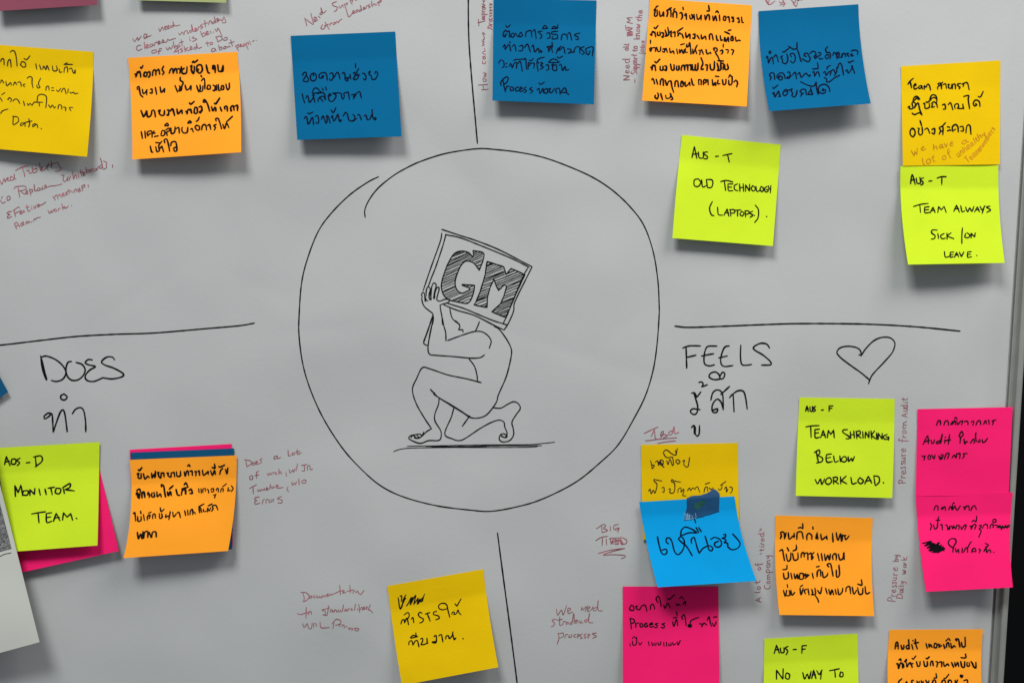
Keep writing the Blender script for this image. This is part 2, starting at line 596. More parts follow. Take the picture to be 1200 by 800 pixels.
def bpt(a, b, d):
    """a = pixels left of the outer right edge, b = pixels up from (OX, OY)"""
    x = OX - ex[0] * a + ez[0] * b
    y = OY - ex[1] * a + ez[1] * b
    k = S
    return ((x - 600) * k, -d, (400 - y) * k)


board = bpy.data.objects.new('whiteboard', None)
COL.objects.link(board)
tag(board, 'aluminium framed whiteboard carrying the big paper sheet and all the notes', 'whiteboard')
prof = [(0.0, -0.012), (0.0, 0.0055), (0.8, 0.0068), (2.5, 0.0073), (6.2, 0.0073), (7.3, 0.0066), (7.6, 0.0040),
        (8.2, 0.0026), (11.4, 0.0026), (12.0, 0.0032), (12.8, 0.0030), (12.9, -0.001)]
vs, fs = [], []
for (ca, cb, sa, sb) in ((0, BH_UP, 1, -1), (0, -BH_DN, 1, 1), (BW, -BH_DN, -1, 1), (BW, BH_UP, -1, -1)):
    for off, d in prof:
        vs.append(bpt(ca + sa * off, cb + sb * off, d))
n = len(prof)
for c in range(4):
    for i in range(n - 1):
        a = c * n + i
        b = ((c + 1) % 4) * n + i
        fs.append((a, a + 1, b + 1, b))
link('frame', vs, fs, M['alu'], board, smooth=False)
vs = []
for d in (0.0, -0.010):
    for a, b in ((8, BH_UP - 8), (8, -BH_DN + 8), (BW - 8, -BH_DN + 8), (BW - 8, BH_UP - 8)):
        vs.append(bpt(a, b, d))
link('panel', vs, [(0, 3, 2, 1), (4, 5, 6, 7), (0, 1, 5, 4), (1, 2, 6, 5), (2, 3, 7, 6), (3, 0, 4, 7)], M['panel'], board, smooth=False)

# ------------------------------------------------------------------ the big paper sheet
vs, fs = [], []
NX, NY = 240, 170
for j in range(NY + 1):
    py = -140 + (960 + 140) * j / NY
    xr = OX - (py - OY) * math.tan(TILT) - 14.2
    for i in range(NX + 1):
        px = -220 + (xr + 220) * i / NX
        e = max(0.0, (px - (xr - 24)) / 24.0)
        d = paper_depth(px, py)
        d = d * (1 - e * 0.55)
        vs.append(P(px, py, d))
for j in range(NY):
    for i in range(NX):
        a = j * (NX + 1) + i
        fs.append((a, a + NX + 1, a + NX + 2, a + 1))
sheet = link('paper_sheet', vs, fs, M['paper'])
tag(sheet, 'large grey white flipchart sheet with a black circle drawing and divided into quarters', 'paper sheet')

# --- black drawing
ink = Ink(PAPER, 1.55)
c = []
c += tr((340, 160, 3.3333), parse("293,315 292,285 310,245 345,200 400,155 450,125 510,97 600,68 690,52")[0])
c += tr((560, 160, 3.3333), parse("15,47 60,50 150,60 250,80 350,115 450,160 530,213 600,280 650,350 685,450 703,560 708,650")[0])
c += tr((560, 370, 3.3333), parse("708,0 700,110 685,210 655,310 610,400 550,500 480,570 380,650 250,715 150,745 50,762")[0])
c += tr((340, 370, 3.3333), parse("700,757 570,740 440,705 350,660 270,590 200,510 130,400 80,290 50,190 35,80")[0])
c += tr((340, 160, 3.3333), parse("35,700 45,570 70,470 110,370 160,300 230,230 300,180 345,157")[0])
ink.stroke(c, 1.5)
ink.build('circle', M['black'], sheet)

for s, w in (([(-40, 407), (0, 404.2), (45, 399), (90, 394), (135, 391.5), (180, 390), (240, 385), (280, 381.5), (298, 378.5)], 1.7),
             ([(549.5, -30), (548.8, 0), (549.5, 47), (553, 95), (557, 140), (559.5, 168)], 1.7),
             ([(791, 382), (808, 383.4), (850, 382), (900, 380), (939, 379), (1010, 379.5), (1070, 382.5), (1125, 387.8)], 1.8),
             ([(583, 624), (587, 655), (593, 700), (599, 745), (606, 800), (610, 840)], 1.7)):
    ink = Ink(PAPER, w)
    ink.stroke(s)
    ink.build('divider_line', M['black'], sheet)

fig = bpy.data.objects.new('figure_drawing', None)
COL.objects.link(fig)
fig.parent = sheet
fig['label'] = 'line drawing of a kneeling bare figure holding a lettered box overhead'
zb = (460, 260, 5.717)
ink = Ink(PAPER, 1.45)
strokes(ink, zb, """330,50 450,90 560,125 700,180 820,240 880,272 935,300;355,85 460,108 620,170 800,245 880,285 915,305;
330,75 320,130 270,270 235,370 205,460;358,82 340,150 290,300 262,370 240,430;
935,300 890,390 840,490 815,550 810,600 775,680 748,722;905,310 876,362 830,470 793,560 765,630 740,682;
370,545 480,580 600,630 680,662 765,688;
345,555 430,590 540,622 620,660 690,697 745,722""")
ink.build('drawn_box', M['black'], fig)

# block letters with hatching
zg = (510, 285, 8.89)
Gp = parse("395,75 500,100 500,170 460,280 400,205 330,185 280,215 240,290 210,380 212,450 240,500 280,520 320,505 365,480 345,460 280,430 410,438 400,510 370,590 330,625 260,615 150,590 90,540 65,460 72,390 95,310 130,220 180,130 230,90 290,82 350,100 388,140 400,120 395,75")[0]
Mp = parse("540,190 640,220 715,245 740,325 790,262 880,300 935,328 900,400 845,520 790,650 735,770 640,735 590,712 680,630 715,550 745,450 720,430 660,490 635,440 610,365 600,400 575,450 545,560 540,668 470,655 405,640 425,610 470,500 520,330 540,190")[0]


def hatch(ink, poly, ang, sp, w):
    ca, sa = math.cos(ang), math.sin(ang)
    rot = [(x * ca + y * sa, -x * sa + y * ca) for x, y in poly]
    ys = [q[1] for q in rot]
    y = min(ys) + sp * 0.5
    while y < max(ys):
        xs = []
        for i in range(len(rot) - 1):
            (xa, ya), (xb, yb) = rot[i], rot[i + 1]
            if (ya <= y) != (yb <= y):
                xs.append(xa + (xb - xa) * (y - ya) / (yb - ya))
        xs.sort()
        for i in range(0, len(xs) - 1, 2):
            if xs[i + 1] - xs[i] < 6:
                continue
            a = (xs[i] + random.uniform(-4, 6), y + random.uniform(-4, 4))
            b = (xs[i + 1] + random.uniform(-6, 4), y + random.uniform(-4, 4))
            mid = ((a[0] + b[0]) / 2, (a[1] + b[1]) / 2 + random.uniform(-3, 3))
            ink.stroke(tr(zg, [(x * ca - yy * sa, x * sa + yy * ca) for x, yy in (a, mid, b)]), w * random.uniform(0.75, 1.2))
        y += sp * random.uniform(0.75, 1.25)


ink = Ink(PAPER, 1.5)
def corner(poly):
    out = []
    for i, q in enumerate(poly):
        out.append(q)
    return out
ink.stroke(tr(zg, Gp[:4]), straight=False)
ink.stroke(tr(zg, Gp[3:15]))
ink.stroke(tr(zg, Gp[14:17]))
ink.stroke(tr(zg, Gp[16:32]))
ink.stroke(tr(zg, Gp[31:]))
for i in range(len(Mp) - 1):
    ink.stroke(tr(zg, [Mp[i], Mp[i + 1]]), 1.5)
hatch(ink, Gp, math.radians(-24), 20, 1.05)
hatch(ink, Mp, math.radians(-22), 21, 1.15)
ink.build('block_letters', M['black'], fig)

ink = Ink(PAPER, 1.45)
strokes(ink, (490, 325, 14.54), """70,330 58,290 78,255 103,265 112,330 122,412 118,330 138,385 165,398;
135,320 138,230 162,160 190,165 208,205 188,290 192,365 222,376 212,300 210,230;
215,372 220,280 232,160 262,95 295,105 308,140 282,240 262,350 280,352 276,250;
275,355 285,270 318,180 350,165 357,205 335,290 318,360 328,392 370,405;
370,405 410,390 440,375 500,370 535,385 520,420 470,440 410,455 370,475;
375,475 385,560 405,660 415,800;60,350 75,430 110,500 180,560 250,620 235,690 195,800;250,615 262,700 245,800;
540,520 555,610 580,690 630,745 705,795""")
strokes(ink, zb, """262,650 240,720 208,810;272,640 258,720 242,800;332,640 345,700 356,740 358,795;
420,660 440,678 452,700 442,720 470,722 472,738;582,668 570,700 555,730""")
strokes(ink, (450, 380, 5.335), """283,8 265,60 248,115 275,133;300,0 285,70 275,150 285,185 320,192 430,200 540,210 600,207 628,190;
398,100 480,70 560,45 610,45 650,70 670,105 658,148;
690,12 720,30 765,90 795,150 795,200 775,290 755,350 715,440 705,480 680,520 640,565 595,583 540,580 480,540 400,490 340,455 290,405;
530,212 565,260 580,310 585,350;608,363 520,340 400,315 290,278 240,270 205,335 178,405 200,490 250,580 297,650;
540,578 440,518 312,436 318,428;
345,460 340,500 318,560 320,605 355,665 355,710 335,725 280,725 230,742 190,732 155,712 165,695 195,688 225,684;
297,650 265,670 240,695 215,710 190,708;168,708 180,692 205,710;205,688 212,700 228,706;225,684 232,690 240,690 248,672;
437,520 420,580 380,683 430,715 470,725 510,710 600,650 670,612 720,597 750,610 755,640 770,680 755,706 728,688;
535,570 515,600 490,635;
685,520 730,522 770,500 810,482 840,495 852,525 825,565 800,610 808,650 810,690 785,725 740,733 720,715 728,690 742,682 768,692 765,706 735,700""")
ink.build('drawn_body', M['black'], fig)
ink = Ink(PAPER, 1.0)
strokes(ink, (450, 380, 5.335), """60,793 100,780 170,772 400,768 700,768 940,765 950,758;145,760 300,758 600,752 900,750 1000,742 1067,735;
300,765 700,758 985,757;260,761 500,763 640,761""")
ink.build('drawn_ground', M['black'], fig)

ink = Ink(PAPER, 1.95)
strokes(ink, (0, 390, 6.6667), """318,180 330,270 345,325 362,366;326,205 348,300 366,362;320,190 360,180 430,205 490,255 515,310 490,360 440,378 402,370;
558,222 530,230 515,280 525,335 560,368 610,365 650,330 665,285 640,245 595,230;
720,210 690,207 665,230 690,248 745,262 700,290 665,335 680,370 730,378 780,360 805,348;
895,208 875,187 830,190 793,225 820,250 890,275 960,315 955,340 880,358 805,350""")
ink.build('heading', M['black'], sheet, 'hand lettered black heading DOES')
ink = Ink(PAPER, 1.95)
strokes(ink, (0, 390, 6.6667), """500,475 475,490 478,515 505,522 525,500 500,475;
405,630 375,625 345,650 350,670 380,652 405,632 412,700 415,775 415,775 440,700 470,620 492,600 508,640 525,770;
565,630 590,595 630,582 655,610 668,690 670,770""")
ink.build('heading', M['black'], sheet, 'black Thai heading under DOES')
ink = Ink(PAPER, 1.9)
strokes(ink, (780, 370, 5.3333), """128,195 130,260 132,325;108,200 150,187 218,187;135,258 190,245;
320,188 265,190 248,215 240,260 245,300 275,312 305,305;225,250 265,242 300,236;
398,187 370,195 350,240 345,290 365,315 420,310;333,262 385,250;470,183 468,250 475,300 500,308 537,303;
650,200 630,175 590,172 550,195 560,215 610,245 655,285 655,305 600,307""")
ink.build('heading', M['black'], sheet, 'hand lettered black heading FEELS')
ink = Ink(PAPER, 1.9)
strokes(ink, (780, 370, 5.3333), """340,395 300,397 272,380 282,358 312,350 335,368 342,392 362,388 370,360 355,352 340,378;
208,415 225,412 235,425 225,443 225,443 260,430;163,482 180,480 195,508 195,508 220,475;176,482 200,560 195,605 175,615 155,598 170,580 215,585;
162,697 176,683 186,700 186,735 198,750 210,735 212,685;166,690 178,690 180,735;
283,525 295,480 320,462 345,470 358,500 360,585;345,490 400,440;360,580 345,535 320,520 295,550 290,585 300,602 320,600 325,580 290,590;
400,510 420,490 425,540 428,598;415,492 450,468 485,470 500,510 510,580""")
ink.build('heading', M['black'], sheet, 'black Thai heading under FEELS')
ink = Ink(PAPER, 1.7)
strokes(ink, (970, 380, 10.667), """390,378 418,385;420,390 415,345 390,305 330,280 240,272 160,290 120,330 120,365 180,430 300,520 420,605 520,690;
420,388 470,310 560,215 650,168 740,158 800,178 838,225 835,280 800,360 700,475 600,580 545,650 510,738""")
ink.build('heart_drawing', M['black'], sheet)


# --- red pen remarks written on the sheet
def remark(zoom, lines, label, extra=None, slant=0.12, width=1.0, surf=PAPER, parent=None, m='red', jit=0.35):
    ink = Ink(surf, width)
    for ln in lines:
        write_line(ink, zoom, ln, slant, jit)
    if extra:
        strokes(ink, zoom, extra)
    return ink.build('pen_remark', M[m], parent or sheet, label)


def traced(zoom, st, label, width=1.0):
    ink = Ink(PAPER, width)
    strokes(ink, zoom, st)
    return ink.build('pen_remark', M['red'], sheet, label)


traced((0, 180, 8), """0,250 18,288 38,232 48,268 62,235 78,225 70,250 92,255;125,225 100,215 100,250 130,240 133,190 135,238 150,235;
145,160 200,130 270,112;205,125 225,180 232,215;250,165 270,155 275,185 300,175 305,150;300,120 312,180 345,165 340,140 312,150;370,90 378,160;378,160 400,135 390,125 385,160 410,155 440,130;455,90 440,145 455,155;430,120 500,95;480,70 485,130;500,95 545,85 550,110 575,140 545,165 520,165;
0,435 25,465 50,450;15,420 20,400;65,420 70,440 95,425 90,400 70,402 65,420;
130,330 150,310 230,305 245,330 210,345 175,350;170,320 178,370 185,410;195,355 235,380 260,355 250,345 240,375 265,375;275,330 290,390;275,345 300,335 305,355 285,365;320,290 325,350 340,345;360,320 345,345 370,345 372,320 380,340;400,310 390,335 415,330;420,325 435,300 420,295 425,320 470,305 520,300 580,285;
575,205 600,200 590,245 610,262 640,215 630,250 650,245 660,210;680,165 690,240 700,205 715,200 720,235;735,200 740,225;735,178 736,180;755,150 765,215;750,180 780,170;775,205 795,185 780,178 780,208 800,200;805,130 815,180 840,165 830,150 815,160;850,150 845,170 865,165 865,145 850,150;885,140 880,165 900,160 900,135 908,155;915,150 920,125 935,125;950,105 930,125 945,140 960,115 940,40 965,140;970,70 1000,85 995,115 1000,130 970,150;1055,105 1055,130;
110,540 80,545 65,560 95,570 75,580 70,605 110,590;130,525 145,590;125,535 170,500 185,510;140,560 180,540;185,560 205,540 190,535 190,565 215,555;225,530 215,545 235,545;250,480 265,540 285,530;240,505 275,498;295,505 300,525;295,485 296,487;315,490 325,515 340,480;350,500 370,480 355,475 355,500 385,480 400,475 430,455;
495,400 520,435;510,410 530,385 545,425;545,400 560,380 575,410;580,395 600,375 585,372 590,400 610,390;615,380 630,365 617,362 620,388 640,380;640,335 655,372;630,355 660,345;670,350 678,365;690,350 700,365;695,350 710,330 720,355;735,330 725,345 745,340 745,320;745,325 755,350 735,360;765,300 775,350;765,310 790,290 795,310 775,320;825,290 830,315;
135,655 155,705;140,650 160,645 185,690;145,680 175,670;215,655 200,650 195,675 215,670 215,635 225,668;240,660 250,635 260,655 270,630 280,650;290,635 298,645;310,635 325,610 335,620 340,605 380,595;
450,535 465,560 480,535 485,555 500,525;510,540 505,525 525,520 528,540 510,540;545,540 550,515 565,512;580,470 590,525;610,495 590,505 620,510 640,490;670,488 672,490""", 'red pen remark about tablets under the cut off yellow note')
traced((140, 0, 7.06), """110,320 125,345 150,310 155,335 180,300;205,320 230,290 205,285 205,320 235,305 262,295;
325,235 335,262 345,240 355,225 365,250;372,240 390,222 375,220 378,248 395,238;398,232 412,215 400,214 402,240 420,228;445,210 425,215 430,228 450,215 440,180 460,215 500,208;
175,375 150,380 140,400 155,420 185,405;205,350 210,405;215,395 240,375 222,370 222,398 245,392;265,365 250,375 255,390 272,380 275,362 282,382;290,380 295,355 315,350;318,365 335,345 322,342 322,368 345,355;350,355 370,340 355,330 355,352 385,350;390,350 400,325 410,335 440,325 465,318;
490,275 500,290 520,265 530,285;535,285 540,262 560,255 565,280 575,272;600,250 580,255 585,268 602,258 595,205 612,262;620,260 640,240 625,235 625,262 648,250;650,245 655,225 670,225;685,200 670,215 690,225 672,240;705,170 712,225;695,200 730,190;735,205 745,185;740,185 755,170 765,200;785,180 770,185 775,198 790,185 785,140 798,190;805,185 820,160 805,155 812,180 830,165;835,160 850,175 860,145;865,140 880,185 850,190;
290,415 270,420 270,440 300,435 305,415 290,415;325,450 330,405 350,405;315,430 345,420;385,395 400,415 415,390 425,410 440,380;445,345 455,400 465,375 475,390;495,370 480,380 485,395 500,380 505,385;510,330 520,380;495,355 530,345;
580,325 588,340;580,310 581,312;615,305 600,315 640,325 605,345;670,260 690,305 712,285 700,272 685,285;715,290 735,265 720,262 722,290 745,280;750,255 760,278;775,265 780,270;790,240 805,262 815,235 850,300;
450,435 480,400 490,445;460,430 490,420;520,400 500,410 525,420 505,435;535,385 545,430;565,395 545,410 575,420;580,415 600,390 585,388 588,415 605,405;635,390 615,395 620,410 640,395 635,360 650,400 680,392;
725,345 732,385;712,360 745,355;755,355 750,370 768,368 770,352 755,352;800,305 815,350;795,310 835,300 850,325 820,345;865,320 860,335 890,330 890,312 870,312;
785,400 762,410 765,430 790,420 790,400 800,425;820,375 830,415 850,400 840,390 828,398;865,390 860,405 880,400 880,385 865,388;890,385 895,395 910,380 915,390;920,330 935,385;905,360 950,345;
960,380 985,420;962,385 985,370 985,390 970,398;995,385 1010,370 998,368 1000,388 1015,380;1025,370 1020,385 1038,380 1038,365 1025,368;1045,360 1065,410;1048,365 1065,350 1068,370;1075,340 1085,370;1100,345 1115,335;1135,335 1137,337""", 'red pen remark above the orange note at upper left', 0.95)
traced((320, 0, 7.06), """262,150 280,215;270,160 330,205;312,110 335,200;335,185 360,150 340,145 345,180 370,165;375,135 390,150;400,100 385,118 405,120 395,65 415,110 440,88;
525,15 490,30 500,50 530,60 525,85 505,98;545,50 555,70 575,40 580,60;590,35 605,80;592,40 615,25 610,45;635,5 655,40;637,10 660,0 655,20;680,0 690,5;
410,205 395,235 420,240 440,205;430,185 465,245;425,215 460,200;470,215 475,195 490,192;495,200 505,205 515,185 500,190;520,200 525,180 540,185;540,190 550,172 570,158;
605,80 625,140 650,120;650,115 675,95 660,90 660,115 680,105;700,80 685,90 690,105 705,90 712,95;725,80 712,85 718,98 730,82 722,45 735,88;745,80 760,65 748,60 750,82 765,72;770,70 772,50 785,50;800,35 785,50 805,55 790,68;815,10 820,55 835,30 845,45;850,35 855,45;862,20 880,48;865,25 895,0 890,20 875,25""", 'red pen remark above the tilted blue note')
traced((550, 0, 7.06), """75,705 150,700;100,745 155,740;112,705 120,742;115,672 112,655 135,655 138,672 118,675;115,640 140,630 120,622 142,612 115,602;
112,505 108,525 130,528 135,510;115,485 110,470 130,470 132,488 112,488 132,462;132,450 112,445 112,430 130,425 125,400;105,380 125,372 108,360 125,350 105,340;115,325 115,335 125,320 120,300 110,270 130,285;
70,190 130,175;75,160 80,215;130,165 105,160 130,150 105,142 130,135;105,125 150,120;105,125 108,108 125,112;130,98 105,95 110,85;115,78 108,65 130,62 130,78 115,78;105,55 130,45 105,35;118,28 118,15 130,12 110,8;130,0 108,-6;
155,240 160,215 185,215 175,235;150,225 190,245;190,205 165,200 168,188;175,180 165,168 188,165 188,178 175,180;165,150 165,160 185,160 188,148;175,140 175,130 165,135 188,130;165,118 190,110 170,105;165,92 190,88 170,80;175,70 172,60 165,66 188,58;165,45 188,38 168,30""", 'red pen remark running upwards beside the top blue note', 0.95)
remark((720, 0, 7.06), ["Need 125 665 125 490 55|all 120 425 120 360 50|BTM 150 300 150 140 50", "+ 182 685 182 650 40|Support 188 615 190 450 52|to 190 430 192 375 48|know 210 330 215 200 55|the 225 180 235 85 50", "jobs 245 450 248 340 40"],
       'red pen remark running upwards left of the top orange note', "105,285 150,285 105,270 150,265 108,250 148,240 112,225", slant=0.0, width=0.9)
remark((880, 0, 7.06), ["v 130 35 160 25 55|y 245 45 290 20 50|w 345 40 420 -5 60"], 'red pen scrawl cut by the frame above the blue note', "120,0 150,40 200,10;240,45 285,30;350,30 375,55 385,20;385,-5 425,0")
traced((270, 510, 8), """145,235 155,295;130,225 185,235 200,260 155,290;205,255 205,275 225,270 225,252 208,255;235,265 255,245 240,242 240,270 262,262;300,215 275,225 295,245 270,265;
435,190 410,200 410,220 435,210 440,190 445,215 470,205;540,135 545,190 565,185;590,160 575,170 585,182 605,172 598,158;625,130 630,175 665,160;612,155 650,148;
195,375 180,385 185,412 208,405 208,380 195,375;265,335 245,345 245,400;230,375 268,368;345,355 355,372 370,350 378,368 392,345;400,360 405,345 420,345 422,362;430,345 432,365;455,312 455,362;475,335 458,345 485,355;520,345 525,380;550,315 560,350 585,320 590,345 605,310;630,265 615,330;665,280 720,270;692,280 695,330 670,330;725,325 722,290 745,280 750,320 770,312;
180,495 245,460;212,480 215,545;255,505 260,525 275,505 280,520;285,520 295,500 305,515 320,495 325,515;335,505 350,490 338,488 340,512 360,500;375,455 370,500;385,478 390,495;395,495 405,475 420,490;430,480 450,470 430,462 440,490 495,485;540,480 530,500 545,525;575,435 580,465 600,440 608,462 620,430;640,405 645,460;690,415 670,425 675,445 705,440 708,418 690,415;
270,575 235,580 228,600 250,608 228,620 235,642 275,632;300,640 305,605 320,598;335,635 335,600 355,598;375,600 360,610 365,625 385,618 390,598;400,620 405,595;478,570 440,590 485,605 480,630 445,630""", 'red pen remark right of the note stack', 0.95)
traced((340, 670, 10), """150,245 165,300 155,345;125,235 190,240 225,285 195,325 155,345;235,280 225,300 250,300 255,275 238,278;290,270 270,285 290,300 305,285;315,270 320,300 345,280 350,300 365,285;370,300 380,270 395,290 410,265 420,285;425,280 450,255 430,255 440,280 465,265;470,270 475,250 490,265 510,250;580,150 590,262;520,250 570,225 610,215;615,245 635,215 618,212 622,242 650,235;700,150 705,240;665,225 740,205;735,245 745,220 760,215;765,240 790,220 800,240 830,258 865,210;
85,480 120,495 170,480 210,470;190,410 185,535;215,495 220,465 245,460 250,490;
420,430 370,440 410,455 415,490 385,500;450,390 440,470 430,505 385,495;430,425 465,415;470,465 475,440 495,440 490,465 510,455;515,465 520,440 540,445 545,465;570,440 555,455 575,465 590,440 600,465;625,380 612,460;650,430 635,445 650,455 665,430 670,455;680,450 685,425 700,425;725,420 710,440 735,440;765,370 755,445;790,425 795,440;805,375 815,470;820,440 835,410 850,420 845,445;855,435 875,410 858,408 862,435 885,425;890,430 905,405 892,402 900,432;940,380 915,440 935,440 970,475;
145,600 165,645 200,600 215,650 245,660 260,590;275,645 275,605 300,600 310,630;350,580 360,645 400,650 460,645;500,660 515,590;490,605 540,550 595,570 580,605 530,620;575,635 580,610 595,610;605,640 610,620 630,615 635,650;650,640 665,630;680,655 700,650 690,670 720,655 735,665 720,680;745,660 770,655 805,660 790,685 760,680 765,660""", 'red pen remark left of the tilted yellow note', 0.9)
traced((740, 490, 8), """120,140 180,110 250,80;185,170 215,105;215,105 225,190 240,190;270,160 285,125 300,120 290,160 275,175;275,180 290,150 340,160 320,175 300,180;390,115 355,125 350,150 380,145 400,75 405,140 445,130;130,210 250,195 425,180;245,235 330,218 415,210""", 'red pen word above the hidden yellow note', 1.05)
traced((630, 600, 5), """375,75 378,115;345,95 385,70 400,80 385,92 410,105 378,118;425,80 428,108;475,70 450,75 445,95 465,103 475,90;455,92 480,90;478,90 470,118;
340,165 375,145 410,140;380,148 378,195;402,155 405,190;425,150 430,185;420,155 440,150 440,168 430,172 445,185;455,150 455,185 475,185;455,168 470,165;455,150 475,148;485,145 490,185 520,180 520,160 490,145;430,185 450,150 470,185 480,150 500,185 470,160 440,175;355,240 420,222 512,210 440,228 385,248 450,247 510,252 512,262 490,270""", 'red pen words underlined with a zigzag', 0.95)
traced((630, 600, 5), """110,565 118,600 140,570 150,600 170,545;175,580 195,565 178,560 180,590 205,582;255,575 260,555 268,572;268,570 285,550 280,580;290,570 308,555 292,552 295,580 310,572;315,570 325,550;345,555 325,562 330,575 348,565 355,515 355,570 380,575;
110,625 85,630 100,650 90,665 80,668;130,610 130,660 145,655;115,630 145,625;150,655 150,640 165,638 168,655;172,655 175,640 188,655;205,638 192,645 200,655 212,590 215,650;222,645 235,632 222,630 226,650;240,645 245,632;258,635 248,645 265,645;290,625 275,632 280,642 295,630 305,590 300,640 325,645;
120,705 125,735 115,770;122,710 150,705 150,725 128,735;160,735 165,715 178,715;190,715 182,730 200,728 200,712;225,712 210,722 225,732;232,728 248,718 235,712 235,735;262,710 248,720 262,735 250,738;285,708 272,718 285,732 272,735;292,728 308,715 295,712 298,735;345,705 320,710 345,725 322,735""", 'red pen remark left of the lower pink note', 0.9)
remark((880, 590, 5.7125), ["A 70 655 66 615 38|lot 65 600 62 510 40|of 70 445 66 395 40|tired 90 315 88 195 40", "Company 130 570 128 340 40"], 'red pen remark running upwards left of the lower orange note', "60,335 72,330;58,180 70,176;60,168 72,165", slant=0.0, width=0.85)
remark((920, 460, 6.153), ["Pressure 868 655 872 400 52|from 872 360 878 205 50|Audit 882 175 888 40 50"], 'red pen remark running upwards between green and pink notes', slant=0.0, width=0.85)
remark((1035, 640, 10.667), ["Pressure 150 690 185 270 85|by 190 190 190 95 70", "Daily 240 650 265 430 70|work 280 345 300 130 65"], 'red pen remark running upwards left of the lower right pink note', slant=0.0, width=0.85)

# ------------------------------------------------------------------ sticky notes
GROUP = 'sticky notes on the flipchart sheet'
count = [0]


def note(label, material, rows, base, lift, zoom=None, lines=(), inkmat='black', width=1.8, twist=0.0, v0=0.24, p=1.12, slant=0.0, extra=(), jit=0.22, name='sticky_note', cat='sticky note', flop=0.0):
    count[0] += 1
    s = NoteSurf(rows, base / 1000.0, lift / 1000.0, twist, v0, p, seed=count[0] * 1.37, flop=flop)
    o = s.mesh(name, M[material])
    tag(o, label, cat, GROUP if name == 'sticky_note' else None)
    for ln in lines:
        ink = Ink(s, width)
        write_line(ink, zoom, ln, slant, jit)
        ink.build('text_line', M[inkmat], o)
    for nm, z, st, w in extra:
        ink = Ink(s, w * (1.12 if material == 'orange' else 1.04))
        strokes(ink, z, st)
        ink.build(nm, M[inkmat], o)
    return o, s


Q = lambda tl, tr_, br, bl: [(0, *tl, *tr_), (1, *bl, *br)]
Q3 = lambda tl, tr_, vm, ml, mr, br, bl: [(0, *tl, *tr_), (vm, *ml, *mr), (1, *bl, *br)]

# top row
note('dark mauve note cut off by the top left edge', 'mauve', Q((-8, -110), (111, -116), (113.5, 6), (-6, 13.5)), 0.3, 7)
note('dull olive note cut off by the top edge above the orange note', 'olive', Q((156, -118), (264, -120), (265, 3.6), (160, 0.6)), 0.3, 5)
z = (0, 0, 8)
z2 = (0, 90, 8)
note('yellow note reading Data cut off by the left edge', 'yellow', Q3((-12, 52), (109, 61), 0.5, (-15, 112), (108, 108), (102, 183.8), (-22, 173)), 0.3, 7.5, z2,
     [],
     'ballpen', 1.25, twist=0.25,
     extra=[('text_line', (0, 0, 8), """5,580 15,555 35,555 38,610;70,620 75,575 95,560 105,630;95,490 115,475 140,490 155,560 160,620;190,610 205,580 235,590 240,625 215,630 195,610;225,550 250,560 280,525;335,600 345,650;370,610 385,655;400,650 410,620 430,655 440,615 460,660;490,620 500,665 535,660 530,620;555,650 560,680 580,675;600,680 605,640 630,630 635,680;600,605 630,590;600,605 680,605;650,650 670,640 690,690 705,655 705,690""", 1.3), ('text_line', z2, """5,60 15,30 35,60;55,45 65,85 100,55 105,80;125,80 140,50 155,75;165,55 190,50 200,90;235,70 215,75 230,95;255,15 275,0 300,10 300,60 310,105;345,80 350,105 375,100 360,65 380,15;430,130 435,95 455,90 460,125;485,105 500,105;485,130 505,130;530,125 545,140 570,110;575,145 590,115 605,110 620,160;640,115 635,150;655,145 670,155 690,145 700,160 730,155""", 1.3), ('text_line', z2, """0,195 20,230;15,170 45,150;70,210 80,215 85,195 110,215 95,235;120,230 140,210 165,215 185,250;220,230 230,270;255,250 265,270 280,250 295,265;300,270 320,240 345,240 400,240;345,240 350,215 355,180 390,165 435,190 430,290;365,240 370,275;455,265 475,290 490,265 510,295 520,280;545,300 550,265 575,270 580,305;595,285 615,290 615,320;680,290 650,290 665,320""", 1.3), ('text_line', z2, """5,345 25,320 75,303;125,375 122,445 140,445 175,415 165,380 120,372;215,430 195,440 192,460 215,450 232,430 235,465;270,395 278,440 268,472;240,428 300,415;330,440 308,450 308,470 330,455 345,445 355,478;385,485 390,490""", 1.3)])
z = (140, 0, 7.06)
z2 = (140, 90, 7.06)
